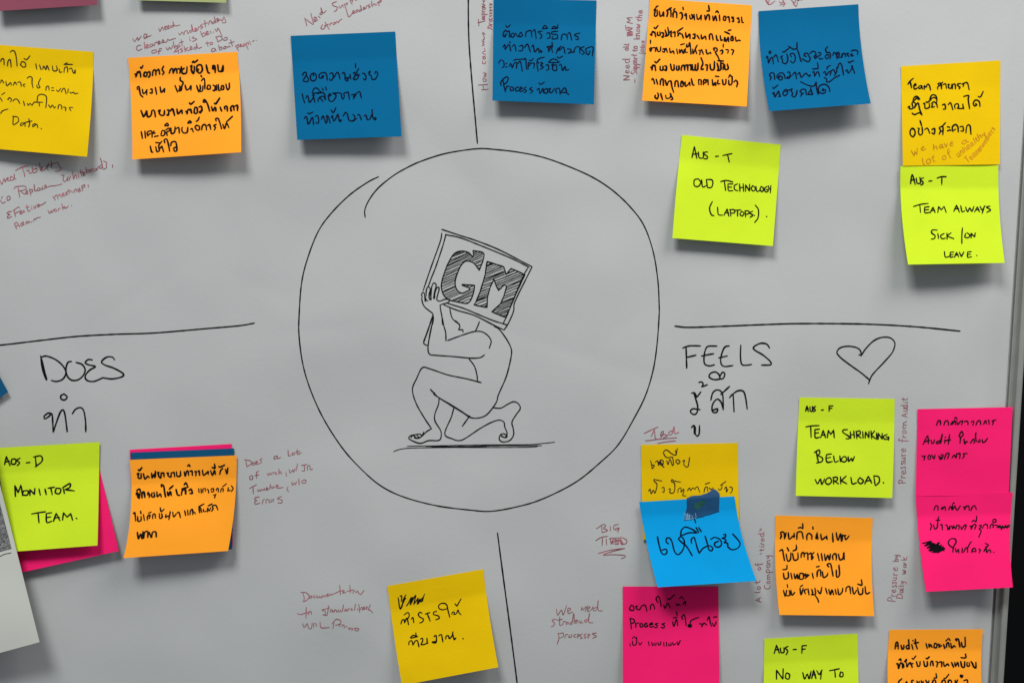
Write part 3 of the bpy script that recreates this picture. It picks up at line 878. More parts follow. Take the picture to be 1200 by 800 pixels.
note('orange note with five lines of thick black Thai writing under red remark at upper left', 'orange', Q3((150, 68), (278, 61), 0.5, (154, 127), (281.5, 112), (282.5, 178.5), (155, 187)), 0.3, 8.5, z2,
     [],
     'black', 2.2, twist=0.15,
     extra=[('text_line', (150, 65, 8.889), """72,195 85,205 82,228 95,185 105,170 112,180 122,165 130,195 132,225;130,125 140,135 155,108;170,180 165,215 195,215 195,180 175,175;205,180 225,170 230,205 215,228;255,210 260,165 280,150 290,175 290,205;300,160 320,145 330,195;370,115 355,150 375,175 360,200;430,185 445,145 465,140 470,185;470,185 490,140 505,145 510,185;520,140 545,145 540,185;555,120 565,185 590,190 610,180 615,120;565,150 585,135;650,115 665,105 660,150 680,190 690,160 690,115;670,75 680,60 690,75 725,50;715,165 720,110 760,100 775,150 750,185 725,170 735,145;815,100 825,150 835,180 850,185;880,125 885,145 895,125 880,110 905,110 908,180;935,100 945,165 975,160 990,105 990,165;990,165 975,170""", 2.0), ('text_line', (150, 65, 8.889), """100,355 95,335 115,325 120,360 130,410 150,430;145,425 155,435;150,355 160,400 190,375 195,355 195,410;235,355 250,350 250,395 230,390;285,335 298,405;335,330 345,385 370,365 380,345 380,385;490,315 515,380;535,320 545,335 530,370 555,365 560,325 575,285 545,260 545,230;595,310 610,360 640,345 655,315 655,360;715,315 735,380;750,310 755,345 745,375 775,370 780,320;765,265 790,240 800,270;760,210 768,225;800,280 800,350;830,315 825,350 855,350 855,315 835,310;885,310 910,330 900,370 885,365;905,350 920,365 920,310;940,305 945,365 960,365;975,320 970,355 995,355 995,320 978,315;1020,300 1035,360 1055,340 1055,290""", 1.9), ('text_line', (150, 65, 8.889), """135,575 155,625 160,640 180,615 190,580;195,580 205,640 240,625 250,575 275,580 285,640;315,580 335,570 325,600 345,625 375,620 380,575;410,570 425,570 420,625 405,620;440,580 465,560 485,625;510,560 520,610 550,580 560,570 565,605;602,585 618,592 612,612 622,572 635,562 642,572 652,560 662,600;640,495 655,510 690,480;695,545 690,600 720,600 720,550 700,540;740,540 760,530 770,560 755,600 745,590 775,575;800,490 785,485 795,460 825,500 850,580;870,535 885,580 905,540 915,555 915,580;900,500 915,505 955,445;960,540 975,580;1010,560 1005,540 1030,530 1035,580;1080,570 1075,585 1070,545 1095,525 1105,570;1115,530 1140,520 1140,575""", 2.1), ('text_line', (140, 90, 7.06), """180,455 190,510;210,450 215,505;235,490 230,460 265,450 270,500;235,485 255,470;285,450 280,470 295,465;290,495 320,490;350,450 345,485 370,485 375,450 355,445;385,440 410,425 415,445 390,460 395,485;375,400 395,385 405,405 375,405;425,425 430,470 455,460 460,415;470,430 490,420 495,465;520,420 515,440 530,465 560,460 565,420;590,435 600,428 610,455;565,385 580,365 595,380 570,385;640,400 625,415 640,440 660,440 660,410 635,405;635,370 650,360 660,335;680,440 685,410 700,395 715,405 720,440;730,405 745,395 755,435;800,395 780,405 795,420 785,440;800,365 795,350 815,345 830,380 845,430;855,395 870,430 885,385 905,420;885,375 935,328""", 1.9), ('text_line', (140, 90, 7.06), """255,575 265,620 275,625;300,580 310,620 330,610 325,570 350,535;300,545 335,548;340,590 350,575 365,620;375,545 370,525 390,515 405,560 415,615;425,570 430,545 465,540 475,610 455,615 450,590 470,585""", 1.95)])
z2 = (320, 70, 7.06)
note('darker blue note tilted left with three lines of Thai writing above the circle', 'blue', Q((340.6, 42.3), (463, 37.3), (470.6, 160), (348.3, 164)), 0.3, 8, z2,
     [], 'navyink', 1.55, twist=0.1,
     extra=[('text_line', (350, 70, 10), """45,185 60,155 85,150 90,178 55,248 110,256 113,230 92,185;150,165 135,215 160,250 195,240 210,200 190,165 165,160 175,190;270,200 290,185 280,215 245,215 240,180 270,155 310,155 330,185 333,240;275,205 290,195;365,165 390,155 405,180 400,225 375,245 360,225;420,205 440,160 460,150 475,185 485,230;510,165 530,150 545,190 545,235 570,250 580,230 555,218 600,205 600,170 610,225;640,160 660,150 660,195 640,225 670,235 700,205 690,175 680,145 705,105;655,185 715,180;665,50 668,95;745,160 770,165 790,205 780,240 760,225;820,150 840,135 825,175 850,190 860,230 895,230 920,195 925,155 900,140 895,165""", 1.6), ('text_line', (350, 70, 10), """40,400 55,460 70,505;85,450 100,420 115,450 125,500 150,480 180,420 165,405 180,455 190,500;225,470 250,440 290,430 310,470;230,490 225,465 255,455 285,490;220,400 260,388 300,398 315,465;160,385 180,340 215,335 245,365 270,385 270,385 170,395;275,335 290,360;315,320 325,355;345,420 365,400 380,415 350,435 360,480 395,490 430,450 435,410 400,395 480,390;485,395 500,400 505,440 520,465 535,430 530,395 560,385;560,390 580,380 595,465;620,415 660,405 670,415 640,460;640,435 690,385 715,375 725,410 735,450""", 1.55), ('text_line', (350, 70, 10), """65,690 85,665 100,700 110,755 130,735 150,690 165,680 175,760;105,625 125,635 165,615;195,665 220,655 235,700 230,745 200,740;265,700 285,660 300,690 320,745 335,700 325,660 345,665 370,740;380,680 395,655 410,720 435,690 460,640 475,710 500,705 490,725 470,715;380,590 400,620 415,610 435,565;520,660 550,620 570,640 590,710 620,720;635,645 655,660 655,710 625,720 680,690;690,650 710,645 735,705;770,660 790,650 805,705 840,690 850,650;860,585 870,680 905,680 900,705 880,700""", 1.6)])
z = (550, 0, 7.06)
note('blue note reading Process beside the vertical divider line at the top', 'blue', Q((578.5, -1.5), (699, 0.8), (696, 122.5), (577, 118)), 0.3, 8, z,
     [], 'navyink', 1.5, twist=0.0,
     extra=[('text_line', (580, 25, 8.889), """100,155 120,130 105,165 85,150 95,110 115,95 130,115 150,100 150,165;115,45 130,65 160,40;175,130 165,160 195,165 205,140 185,125;215,125 240,160 285,155 270,115 245,160;320,160 325,115 345,105 375,100 385,165;395,105 415,90 430,180;490,105 450,110 470,130 490,155 470,185;540,130 565,120 575,170 545,180;495,80 520,45 550,75 550,75 495,80;655,105 590,115 600,138 645,140 650,180 595,185 605,160;590,78 615,55 655,75 655,75 590,80;655,35 655,70;690,195 700,145 725,135 750,150 755,190;760,135 780,120 800,195;885,125 840,135 830,150 865,165 865,195 840,185""", 1.5), ('text_line', (580, 25, 8.889), """85,270 105,245 105,300 105,300 130,260 150,245 165,310;150,220 160,225 155,215;180,265 205,245 220,310;255,260 290,255 285,305 250,310;310,275 340,240 370,320;385,265 400,250 415,320 450,280 460,320 490,320 470,300;540,270 555,265 560,320 560,320 585,270 600,325;550,275 590,255;595,220 600,270;640,335 660,280 680,300 650,305;660,290 690,260;690,290 715,270 730,335;755,290 790,295 790,320 760,335 830,315;820,330 840,275 880,270 885,330;930,268 895,278 905,300 930,325 920,345 900,340;960,320 945,290 1020,270 1015,360;945,330 975,350 990,310""", 1.5), ('text_line', (580, 25, 8.889), """40,435 60,405 90,420 95,470 75,485;115,440 125,445;110,480 130,475;150,470 165,440 180,490 180,490 200,440 225,430 225,490;195,412 215,400 260,398 310,395;240,440 265,420 285,520;300,400 320,390 330,500;350,470 370,445 350,430 345,500;375,440 410,440 405,490;360,405 375,415 400,390;435,430 450,520;455,440 440,405 475,385 515,375;475,430 500,440 475,460 505,480 475,500;530,460 555,455 560,505 535,510;590,460 610,445 600,500 640,515 640,455 600,470;560,425 600,395 645,405 650,430 560,430;655,432 675,425;650,370 665,385 705,365;670,460 690,450 705,515 730,470 740,510 770,505""", 1.5), ('text_line', (580, 25, 8.889), """65,670 60,640 90,600 125,580 140,600 120,640 90,660;85,620 95,680 110,735;110,720 125,680 150,680;165,685 160,720 190,720 190,690 168,685;245,685 215,700 220,730 250,720;255,715 285,700 265,685 258,730 295,725;325,685 300,705 330,725 305,745;385,690 360,710 395,725 370,750;440,715 460,700 470,755 500,700 505,745;460,640 475,660 515,635;510,720 540,700 550,740 520,750 510,725;555,710 580,700 565,730 590,745 620,700;640,750 635,710 670,700 680,760;690,740 745,740 725,695 680,750;745,745 770,765""", 1.55)])
z = (720, 0, 7.06)
note('orange note with six lines of thick black Thai writing between two blue notes', 'orange', Q((762, -1.5), (881, 6.5), (875.2, 125), (752.5, 118)), 0.3, 6.5, z,
     [],
     'black', 2.1, twist=0.0,
     extra=[('text_line', (755, 0, 9.6), """110,115 125,105 115,180 145,175 145,115;130,90 140,75 155,70;170,130 180,185 205,170 215,135 220,185;255,190 265,140 255,120 295,110 300,150 300,190;280,100 305,90;325,195 325,150 345,130 365,150 365,200;330,115 345,100;400,150 420,145 430,190 415,220;435,85 440,110;455,175 470,155 475,220;510,175 520,215 545,200 535,165;560,165 565,225;590,165 600,220 630,200 640,170 640,225;680,175 690,225 710,170 730,175 735,225;705,125 730,125 725,65;770,185 780,235 800,180 815,235;805,140 820,125 835,145;845,170 850,235;895,190 890,225 915,230 915,190 898,185;935,195 950,190 960,250;985,195 995,215 1000,190 1005,245 990,240;1045,205 1055,215 1060,200 1070,255 1055,250;1095,195 1100,250 1115,255""", 1.85), ('text_line', (755, 0, 9.6), """68,388 84,392 80,408 90,362 102,358 108,370 118,362 128,415;110,310 125,325 155,290;150,365 150,400 180,395 175,360;195,370 215,375 210,425 195,415;235,340 250,395 235,410 275,390 265,310;290,365 305,350 300,405 310,415;325,370 345,360 345,415;375,365 385,395 375,410 400,370 410,385;375,355 435,315;425,385 440,430;465,370 475,425 510,385 515,435;550,390 570,385 565,435 545,430;595,400 620,440;640,395 650,440 685,410 695,445;735,445 735,395 760,385 775,450;810,400 820,455 835,455;855,405 865,460 880,450;900,465 905,420 920,470 945,420 950,470;905,360 930,370 960,385;945,345 975,340;980,410 975,455 1000,455 995,410;1025,420 1035,465 1060,455 1080,460""", 1.9), ('text_line', (755, 0, 9.6), """70,580 60,550 85,540 75,575;70,455 70,490;100,540 125,540 125,580;140,535 155,580 180,575 185,530;210,555 230,550 225,590 205,580;245,545 260,590;285,545 295,595 325,575 335,605;365,555 375,605;395,560 400,600 420,560 440,605 450,560;410,505 450,495;465,550 460,590 485,590;480,500 475,530 500,520 510,480 520,540 525,610;545,555 550,605 580,540 595,510;575,560 590,605;615,570 630,570 625,615;645,560 665,610;695,560 710,610 745,590 750,605;790,570 780,545 815,545 820,575 800,590 830,640 850,690;855,575 880,565 880,600 865,610;890,500 888,530;920,560 945,565 940,600;980,560 1005,570 990,615""", 1.8), ('text_line', (755, 40, 9.6), """72,375 90,382 84,410 92,360 104,350 110,362 120,352 128,410;120,310 135,325 175,285;180,365 180,405 210,405 210,365;230,360 250,365 245,410 230,405;295,340 310,405 335,400 335,345;365,360 365,405 390,400 390,360;415,410 425,360 450,355 455,405;465,355 485,350 490,410;505,350 525,350 525,405;540,345 545,405 565,405;575,345 575,405 600,400 605,330;640,400 645,370 660,330 640,270;655,400 665,395;690,350 710,350 705,410;740,340 750,400 785,395 790,310;820,330 835,390 820,410 860,400 860,320;830,300 890,305;870,330 895,340 885,400;905,350 910,400 945,390 935,340""", 2.1), ('text_line', (755, 40, 9.6), """85,515 95,500 110,530 115,560;135,510 150,565;180,570 185,520 210,505 215,580;235,520 255,580 270,540 300,530 310,590 330,655;345,590 350,535 375,530 385,595;415,550 425,540 440,580 410,590 420,530 450,560;460,540 465,590 500,560 510,540 515,580;530,505 545,570 560,575;610,520 615,570;610,515 640,520 640,570;665,570 670,520 690,515 695,545 670,555;700,520 715,515 720,570;765,515 775,580 800,545 805,580;800,475 840,480;830,520 825,560 850,560;880,515 890,570 915,560 920,510;950,520 955,570 985,560 990,480;950,490 965,460 980,480;1010,540 1030,520 1050,550 1040,595""", 1.9), ('text_line', (755, 40, 9.6), """125,690 120,710 145,730 160,690 150,665;185,670 205,740;240,690 250,725 290,715 300,675;290,670 320,730 300,740""", 1.9)])
z = (880, 0, 7.06)
note('blue note curling at its foot with a swash line under the writing', 'blue', Q3((889, 13.4), (1005.9, 5.3), 0.5, (892, 70), (1010, 61), (1020.5, 121.5), (901.5, 130.5)), 0.3, 12, z,
     [], 'navyink', 1.6, v0=0.1, p=1.7, twist=-0.1,
     extra=[('text_line', (890, 45, 10), """80,230 95,210 105,295 105,295 130,240 150,225 165,300;120,150 112,170 128,178 135,160 120,150;170,225 190,195 210,225 220,275;250,220 270,205 255,240 275,250 265,275 300,300 330,270 330,215 320,185;272,158 285,165 305,150 350,115;375,215 360,190 385,175 415,200 418,260 390,290 365,265;340,95 400,130 440,120 440,120 440,50;440,120 465,190 485,265 495,270;548,215 525,205 530,182 560,175 575,200 595,240 575,275 540,265 500,240;590,180 620,155 655,165 665,210 660,240 640,215 655,195;690,170 720,172;680,218 722,188;698,232 715,245 742,240;800,100 775,130 790,170 820,165 835,210 825,240;780,238 772,212 800,190 815,215 790,242;860,200 875,165 900,190 910,240;920,190 905,175 930,165 935,200 920,225 960,220 965,185;965,225 985,175 1005,190 1010,215;1020,180 1045,175 1030,195 1050,215;1065,195 1085,180 1078,210 1100,205;1075,150 1110,140 1150,150 1150,190""", 1.65), ('text_line', (890, 45, 10), """125,490 135,450 115,430 140,405 170,415 180,480;140,470 120,440;240,450 225,480 255,490 270,460 235,440 215,470 205,440 240,410 275,410 295,440 300,470;330,400 350,395 360,430 350,470 315,465 380,440;390,425 420,400 435,475;450,420 470,405 490,460 520,430 545,410 555,420 575,440 600,430 585,450;625,400 640,390 645,450 645,450 670,405 690,395 705,445;622,362 690,355;680,290 690,350;750,405 770,390 780,440 780,440 810,400 830,385;795,362 792,342 830,320;830,430 842,385 870,370 890,420;905,345 918,350 925,315 945,290 965,320 975,370 985,430;905,345 905,390 880,440;1010,385 1030,370 1040,410 1075,370 1090,330 1080,325 1100,370 1115,410;1040,275 1055,290 1070,275 1105,265;758,462 790,480 785,510 820,510 880,465 940,435""", 1.65), ('text_line', (890, 45, 10), """155,575 165,590 185,575 215,550;155,650 170,635 180,690 205,650 225,620 235,665 250,680 225,685;290,610 275,650 300,675 330,640 315,600 290,610;300,625 370,600;370,600 385,590 370,625 390,640 380,670 410,690 435,650 440,610;485,680 495,640 475,625 500,600 540,605 550,660;500,660 520,640;600,580 610,620 625,660 625,660 565,660 565,660 600,605;480,510 540,540 600,560 640,560 665,510 665,510 670,590 685,655;695,650 692,580 730,545 780,545 815,580 825,625;735,600 748,590 742,620 770,600 775,630 740,650 702,630""", 1.7)])

# right side
z = (1030, 90, 7.06)
o7, s7 = note('yellow note reading Team directly above a lime note at the right edge', 'yellow', Q((1056, 77.8), (1172.5, 71), (1171.8, 192.8), (1058, 194.5)), 0.3, 2.2, z,
              [], 'black', 1.75,
     extra=[('text_line', (1055, 85, 9.412), """85,130 110,95 145,65;110,100 125,170;150,150 175,140 165,125 148,150 160,185 190,170;230,145 205,155 210,180 235,165 235,145 245,180;265,185 265,145 285,165 300,130 320,140 335,195;415,185 410,165 430,145 415,125 450,120 455,180;430,150 468,108;475,135 500,125 510,175;525,135 540,130 530,165 560,175 570,130;575,180 580,135 605,130 610,180;665,122 630,130 640,150 660,165 650,180;680,130 700,120 695,155;700,120 740,115 760,190""", 1.7), ('text_line', (1055, 85, 9.412), """85,385 105,370 100,400 140,395 130,340 148,318;150,330 170,345 155,395 185,345 200,340 215,410 238,465;130,450 160,465 210,445 240,470;140,310 155,275 185,265 215,295;155,310 180,285 205,300;255,345 270,340 275,395 320,385 320,340;285,325 300,330 340,300;345,375 360,352 345,385 378,378;345,345 370,325 400,345 410,385;325,295 350,250 390,255 405,300 400,330;340,290 375,275 395,290;465,360 490,350 500,400 475,405;530,355 555,335 580,410;605,395 600,360 635,345 645,380 630,395 690,395 690,350;690,360 700,400;700,265 755,255 750,300 765,400;830,345 845,355 820,370 805,340 830,305 870,320 880,375;860,265 885,270 915,210""", 1.75), ('text_line', (1055, 85, 9.412), """140,625 115,630 110,680 140,710 165,670 150,620 125,615;195,615 210,620 200,650 215,690 245,670 240,600;218,530 235,585;270,630 300,615 325,670;350,630 380,620 375,680 350,665;430,680 445,640 430,610 470,600 470,685;440,655 475,640;455,600 500,555;520,600 545,605;520,645 545,635 560,640;580,650 575,600 610,575 635,600 640,655;590,640 610,625;660,600 690,595 695,645 670,645;725,665 730,610 745,580 770,590 780,680""", 1.8)])
remark(z, ["We 275 660 385 602 50|have 448 605 620 570 55|a 690 568 740 535 50", "lot 365 730 470 700 60|of 530 692 600 650 55|unhealthy 655 672 885 480 50", "Team 735 715 840 620 50|members 845 615 965 430 45"], 'faint reddish brown pen remark slanting upwards', surf=s7, parent=o7, m='brown', width=1.0)
z = (1030, 190, 6.153)
note('lime note reading TEAM ALWAYS SICK ON LEAVE under the yellow note', 'lime', Q3((1055.4, 194.9), (1170, 193.2), 0.45, (1056.2, 243), (1171, 244), (1177.4, 308), (1064.2, 310)), 2.4, 10, z,
     [], 'black', 1.65, twist=-0.15, jit=0.3,
     extra=[('text_line', z, """228,155 240,90 262,160;232,130 260,125;270,115 275,150 300,150 295,110;322,114 306,118 303,130 318,142 316,158 302,164;360,137 382,135;420,115 450,105 485,105;454,108 453,160""", 1.6), ('text_line', z, """250,320 300,305 355,298;295,310 300,362;330,325 332,365 365,362;330,325 362,322;333,345 358,342;370,365 390,325 390,325 405,362;375,350 402,348;425,362 430,320 430,320 450,345 450,345 470,318 470,318 485,362;540,355 560,310 560,310 580,360;548,338 575,335;590,315 600,358 620,350;625,325 640,358 655,330 670,355 685,320;690,358 710,322 710,322 725,358;698,345 722,342;730,320 745,345 765,315;760,318 745,368;800,318 775,325 805,345 778,362""", 1.6), ('text_line', z, """420,490 385,490 380,510 405,530 400,550 378,555;425,515 430,550;470,515 445,530 455,552 480,548;490,512 492,555;520,510 495,532 540,552;602,475 598,530 598,585;625,515 620,540 645,545 655,525 635,510;665,545 665,512 665,512 690,540 690,540 695,510""", 1.6), ('text_line', z, """472,645 480,685 510,678;515,650 515,685 535,682;515,650 540,648;518,668 535,665;545,685 560,650 560,650 575,682;552,670 572,668;580,650 595,682 595,682 612,648;640,648 665,645;640,648 640,685 668,682;642,665 660,664;705,672 707,674""", 1.6)])
z = (780, 150, 5.3333)
note('lime note reading OLD TECHNOLOGY LAPTOPS upper right of the circle', 'lime', Q3((799.3, 158.3), (915, 169.6), 0.5, (793, 218), (910.5, 228), (905.7, 288.3), (788, 279)), 0.3, 6, z,
     [], 'black', 1.6, jit=0.3,
     extra=[('text_line', z, """165,185 180,115 180,115 195,190;170,165 200,160;205,150 210,185 235,185 235,150;262,150 244,152 243,165 262,178 258,192 240,192;312,178 330,176;358,172 415,160;388,168 398,213""", 1.5), ('text_line', z, """205,318 180,325 180,360 205,365 220,340 205,318;225,325 232,368 255,360;255,325 262,372;255,322 290,325 295,350 285,372 262,372;345,335 380,328 420,338;368,335 375,390;390,350 393,390 420,392;390,350 420,350;392,370 412,370;450,350 430,360 432,385 452,392;462,350 465,395;485,350 488,395;462,372 486,372;500,395 500,355 500,355 525,395 525,395 525,352;545,360 535,378 548,395 562,378 545,360;565,365 570,395 590,392;598,365 590,385 605,398 612,378 598,365;635,365 618,378 625,400 640,395 640,385 628,385;643,362 648,382 656,380;658,360 655,405""", 1.55), ('text_line', z, """292,460 275,500 285,540 302,548;325,495 330,540 355,545;365,545 385,505 385,505 395,550;370,530 395,530;405,515 408,550;400,510 430,512 430,530 408,532;430,515 470,512;450,515 450,550;475,520 465,540 480,550 490,532 475,520;498,525 500,555;495,518 520,520 520,535 500,540;545,520 525,530 545,545 528,558;553,545 556,547;560,482 580,510 578,560 557,590;630,552 633,554""", 1.55)])
z = (920, 460, 6.153)
note('lime note reading TEAM SHRINKING BELOW WORKLOAD below the heart', 'lime', Q3((937, 465.5), (1048.5, 467.2), 0.5, (934.3, 523), (1047.5, 525), (1045.6, 583.2), (932.6, 580.6)), 0.3, 5.5, z,
     [], 'black', 1.75, jit=0.3,
     extra=[('text_line', z, """148,132 158,95 158,95 168,135;150,118 168,115;180,100 182,130 198,130 198,98;220,98 205,108 220,125 205,135;262,124 277,123;318,95 318,132;318,95 345,94;318,112 338,111""", 1.7), ('text_line', z, """150,245 195,238 245,236;185,240 188,320;215,265 218,322 250,320;215,265 248,262;218,290 242,288;258,322 275,270 275,270 292,322;262,305 290,302;305,322 312,270 312,270 330,300 330,300 350,268 350,268 355,322;450,265 420,268 418,285 462,315 460,330 440,330;470,280 475,328;495,275 500,325;472,302 498,300;515,285 518,328;510,280 540,275 540,300 520,302 548,325;560,280 563,325;578,325 580,280 580,280 605,325 605,325 605,278;620,275 625,330;645,275 622,305 622,305 652,330;660,290 662,335;672,335 672,290 672,290 700,335 700,335 700,292;735,300 710,312 718,335 745,330;728,318 748,320 745,340""", 1.7), ('text_line', z, """225,425 240,498;212,430 245,412 250,435 235,450 235,450 270,470 265,495 228,505;300,445 295,470 305,500 340,495;300,445 335,440;298,470 328,465;350,455 360,498 385,490;395,455 400,495;400,495 415,465 435,460 445,485 425,498 405,490;455,460 460,495 478,470 485,492 500,460""", 1.75), ('text_line', z, """218,625 235,655 255,620 265,660 285,620;305,615 290,640 310,660 335,640 325,612 305,615;350,610 350,655;345,610 375,608 375,630 355,635 355,635 385,655;400,605 402,655;440,600 405,632 405,632 445,655;475,610 485,655 515,648;540,610 525,635 545,655 565,635 540,610;575,655 600,600 600,600 625,650;585,635 620,630;640,600 650,665;640,598 675,605 680,640 655,668;708,645 711,650""", 1.75)])
z = (1040, 460, 6.667)
note('upper pink note of the overlapping pair at the right frame', 'pink', Q((1075.2, 479.2), (1186.7, 476.8), (1182, 580), (1073.2, 581)), 0.4, 1.6, z,
     [], 'black', 1.6, slant=0.25,
     extra=[('text_line', (1080, 485, 10.667), """185,140 205,90 215,80 235,85 235,130;280,135 295,90 320,80 335,100 335,135;365,130 390,90 385,130 415,75 425,130;410,50 430,40 445,65;440,90 455,130 480,95 515,85 500,130;535,95 560,85 580,100 580,130;620,100 640,85 655,95 640,135;680,135 700,90 730,80 740,130;775,125 800,80 810,120;830,80 840,75 845,125;930,70 880,85 900,100 885,130""", 1.6), ('text_line', (1080, 485, 10.667), """20,375 75,270 85,365;40,345 100,325;120,325 130,365 155,350 160,320;230,330 190,345 190,365 230,350 260,250 240,365;290,320 290,360;295,285 300,290;350,255 335,375;300,330 365,320;485,290 470,270 500,215 520,260 490,290 480,360;530,310 540,370 560,340 575,345;610,360 650,310 665,345 650,360;680,230 675,280 685,340;705,330 710,350 735,335 725,315;760,320 760,350 790,345 825,300""", 1.6), ('text_line', (1080, 485, 10.667), """5,520 30,530 45,515 30,570;85,560 80,530 100,510 115,540 100,565;130,510 155,555 170,510;215,520 235,565;240,530 250,560 270,510 245,505;285,560 305,500 320,490;310,490 345,490 325,555;380,545 410,510 430,545 440,490;440,500 480,490 475,555;570,490 520,495 535,520 510,550""", 1.55)])
z = (1040, 570, 6.156)
note('lower pink note of the pair with a blacked out scribble', 'pink', Q3((1073, 578), (1187, 576.8), 0.5, (1077.3, 634), (1183.6, 630), (1187, 687.8), (1085.2, 693)), 2.0, 9, z,
     [], 'black', 1.65, slant=0.15,
     extra=[('text_line', (1080, 580, 10.667), """155,185 170,140 185,130 205,140 205,185;245,165 260,150 270,160 255,180 290,140 300,185;340,180 350,150 370,140 375,175;395,95 410,95;390,110 385,180 410,140;420,130 430,170 450,180 485,130;520,150 540,140 550,165 530,175 565,130;570,140 590,130 595,185;615,185 640,140 665,130 685,175""", 1.6), ('text_line', (1080, 580, 10.667), """110,350 125,380 110,430;150,370 165,420 195,400 205,300 215,270;180,310 230,310;235,370 255,365 260,430;300,370 320,375 330,430 355,380 350,425;375,380 390,420 400,380 425,420 440,370;440,380 470,375 465,425;490,390 500,425 530,380 560,370 540,430;605,390 625,380 620,425 650,365 680,370 665,420;630,330 650,310 680,330 690,260;720,380 745,370 740,400 720,420 745,445 715,520;760,410 780,370 820,365 825,410;855,410 865,370 890,360 895,400;890,335 895,305 925,300 930,330 900,340;910,370 960,380 960,410 980,375 1000,430 1010,380 1030,410 1050,375 1070,410 1080,375 1100,380;940,395 1010,400 1090,395""", 1.6), ('text_line', (1080, 580, 10.667), """15,600 120,580 40,630 150,600 70,660 170,610 90,690 190,610 110,705 220,590 140,715 250,620 170,715 275,640 200,715 295,660 220,700;100,650 180,640 270,660;120,690 200,670 280,690;180,620 240,640;190,660 260,665""", 2.0), ('text_line', (1080, 580, 10.667), """395,660 345,620 335,580 365,545 420,545 430,590 400,640 390,710;420,660 435,710 460,670 465,715;505,715 510,660;525,710 550,660 570,655 575,710;575,660 610,590 625,580;625,710 640,670 665,660 680,700 640,700;715,670 735,680 720,715;780,700 800,660 835,620 795,600;805,640 815,715 840,680 860,690 865,715;900,708 904,710""", 1.6)])
z = (740, 490, 8)
o10, s10 = note('yellow note partly hidden behind the bright blue note', 'yellow', Q((751.2, 521), (864.6, 518.8), (866.3, 628), (753.5, 632)), 0.3, 2.0, z,
     [], 'ballpen', 1.15,
     extra=[('text_line', z, """180,395 190,440 195,470 215,440 195,435;225,410 245,395 255,440 265,400 285,440 270,390 300,400 290,440 310,460 250,410 300,430;330,395 345,430 360,380 385,440 395,420 385,360;385,360 330,365 300,320 330,295 385,335 420,340 412,300;430,280 420,340;415,395 435,385 455,405 435,425 415,400;480,400 500,390 490,420 500,445 530,450 545,365""", 1.15), ('text_line', z, """160,680 175,660 185,705 205,670 220,700 240,620 215,590 210,570 230,575 285,585;285,650 305,645 305,690 290,685;350,660 365,660 360,695 400,690 405,610 375,590 380,570 400,585 460,595;435,695 440,660 465,650 465,690 490,660 490,690 480,720 510,725;525,675 545,650 555,675 575,650 600,665;600,650 620,640 640,690;680,690 690,650 710,640 715,680;690,615 735,600;730,650 745,665 765,650;815,660 830,670 845,655 850,620;835,625 885,590;870,660 890,640 890,690 905,660;920,640 945,650 940,685 925,700""", 1.15)])
z = (740, 570, 6.667)
on, sn = note('bright blue note with one big Thai word curling off the yellow note', 'sky', Q3((749.1, 587.9), (860.8, 581.2), 0.45, (757, 632), (869, 625), (886.8, 680.3), (770.7, 687.6)), 2.8, 14, z, [], 'navyink', 1.7, v0=0.16, p=1.35,
              extra=[('text_line', z, """203,390 215,450 235,515 260,530 278,510 270,488 240,495;290,445 272,430 275,402 300,402 318,435 335,500 360,530 390,510 410,470 412,420 390,390 368,405 388,430 430,465 475,538;
470,440 468,410 488,395 500,425 515,480 530,520 530,520 560,480 610,460 635,480 625,500 605,490 595,450 575,385;385,385 390,340 420,315 470,330 515,360 515,360 450,360 395,380;505,318 525,355;525,318 545,350;490,245 502,280;
620,410 650,395 690,410 705,445 685,470 655,465 650,440 680,425;720,375 735,370 732,395 708,400 740,415 725,435 750,440 755,470 790,492 835,475 848,440 820,400 790,368""", 1.75)])
# torn strip of dark tape across the top of that note
poly = parse("432,85 470,72 530,68 590,52 618,30 640,15 662,25 686,50 688,120 684,195 620,215 545,238 470,258 410,265 418,225 428,190 432,140")[0]
pp0 = tr(z, poly)
tr_ = random.Random(5)
pp = []
for i in range(len(pp0)):
    a, b = pp0[i], pp0[(i + 1) % len(pp0)]
    for k in range(4):
        t = k / 4
        pp.append((a[0] + (b[0] - a[0]) * t + tr_.uniform(-0.35, 0.35), a[1] + (b[1] - a[1]) * t + tr_.uniform(-0.35, 0.35)))
cx = sum(q[0] for q in pp) / len(pp)
cy = sum(q[1] for q in pp) / len(pp)


def under_tape(x, y):
    """top of whatever the tape lies on: the bright blue note, sloping down onto the yellow one above its edge"""
    u, v = sn.uv(x, y)
    if v >= 0:
        return sn.depth(x, y)
    lo = s10.depth(x, y)
    return lo + max(0.0, sn.d_uv(u, 0, x, y) - lo) * max(0.0, 1 + v / 0.10)


class TapeSurf:
    def depth(self, x, y):
        return under_tape(x, y) + 0.00014


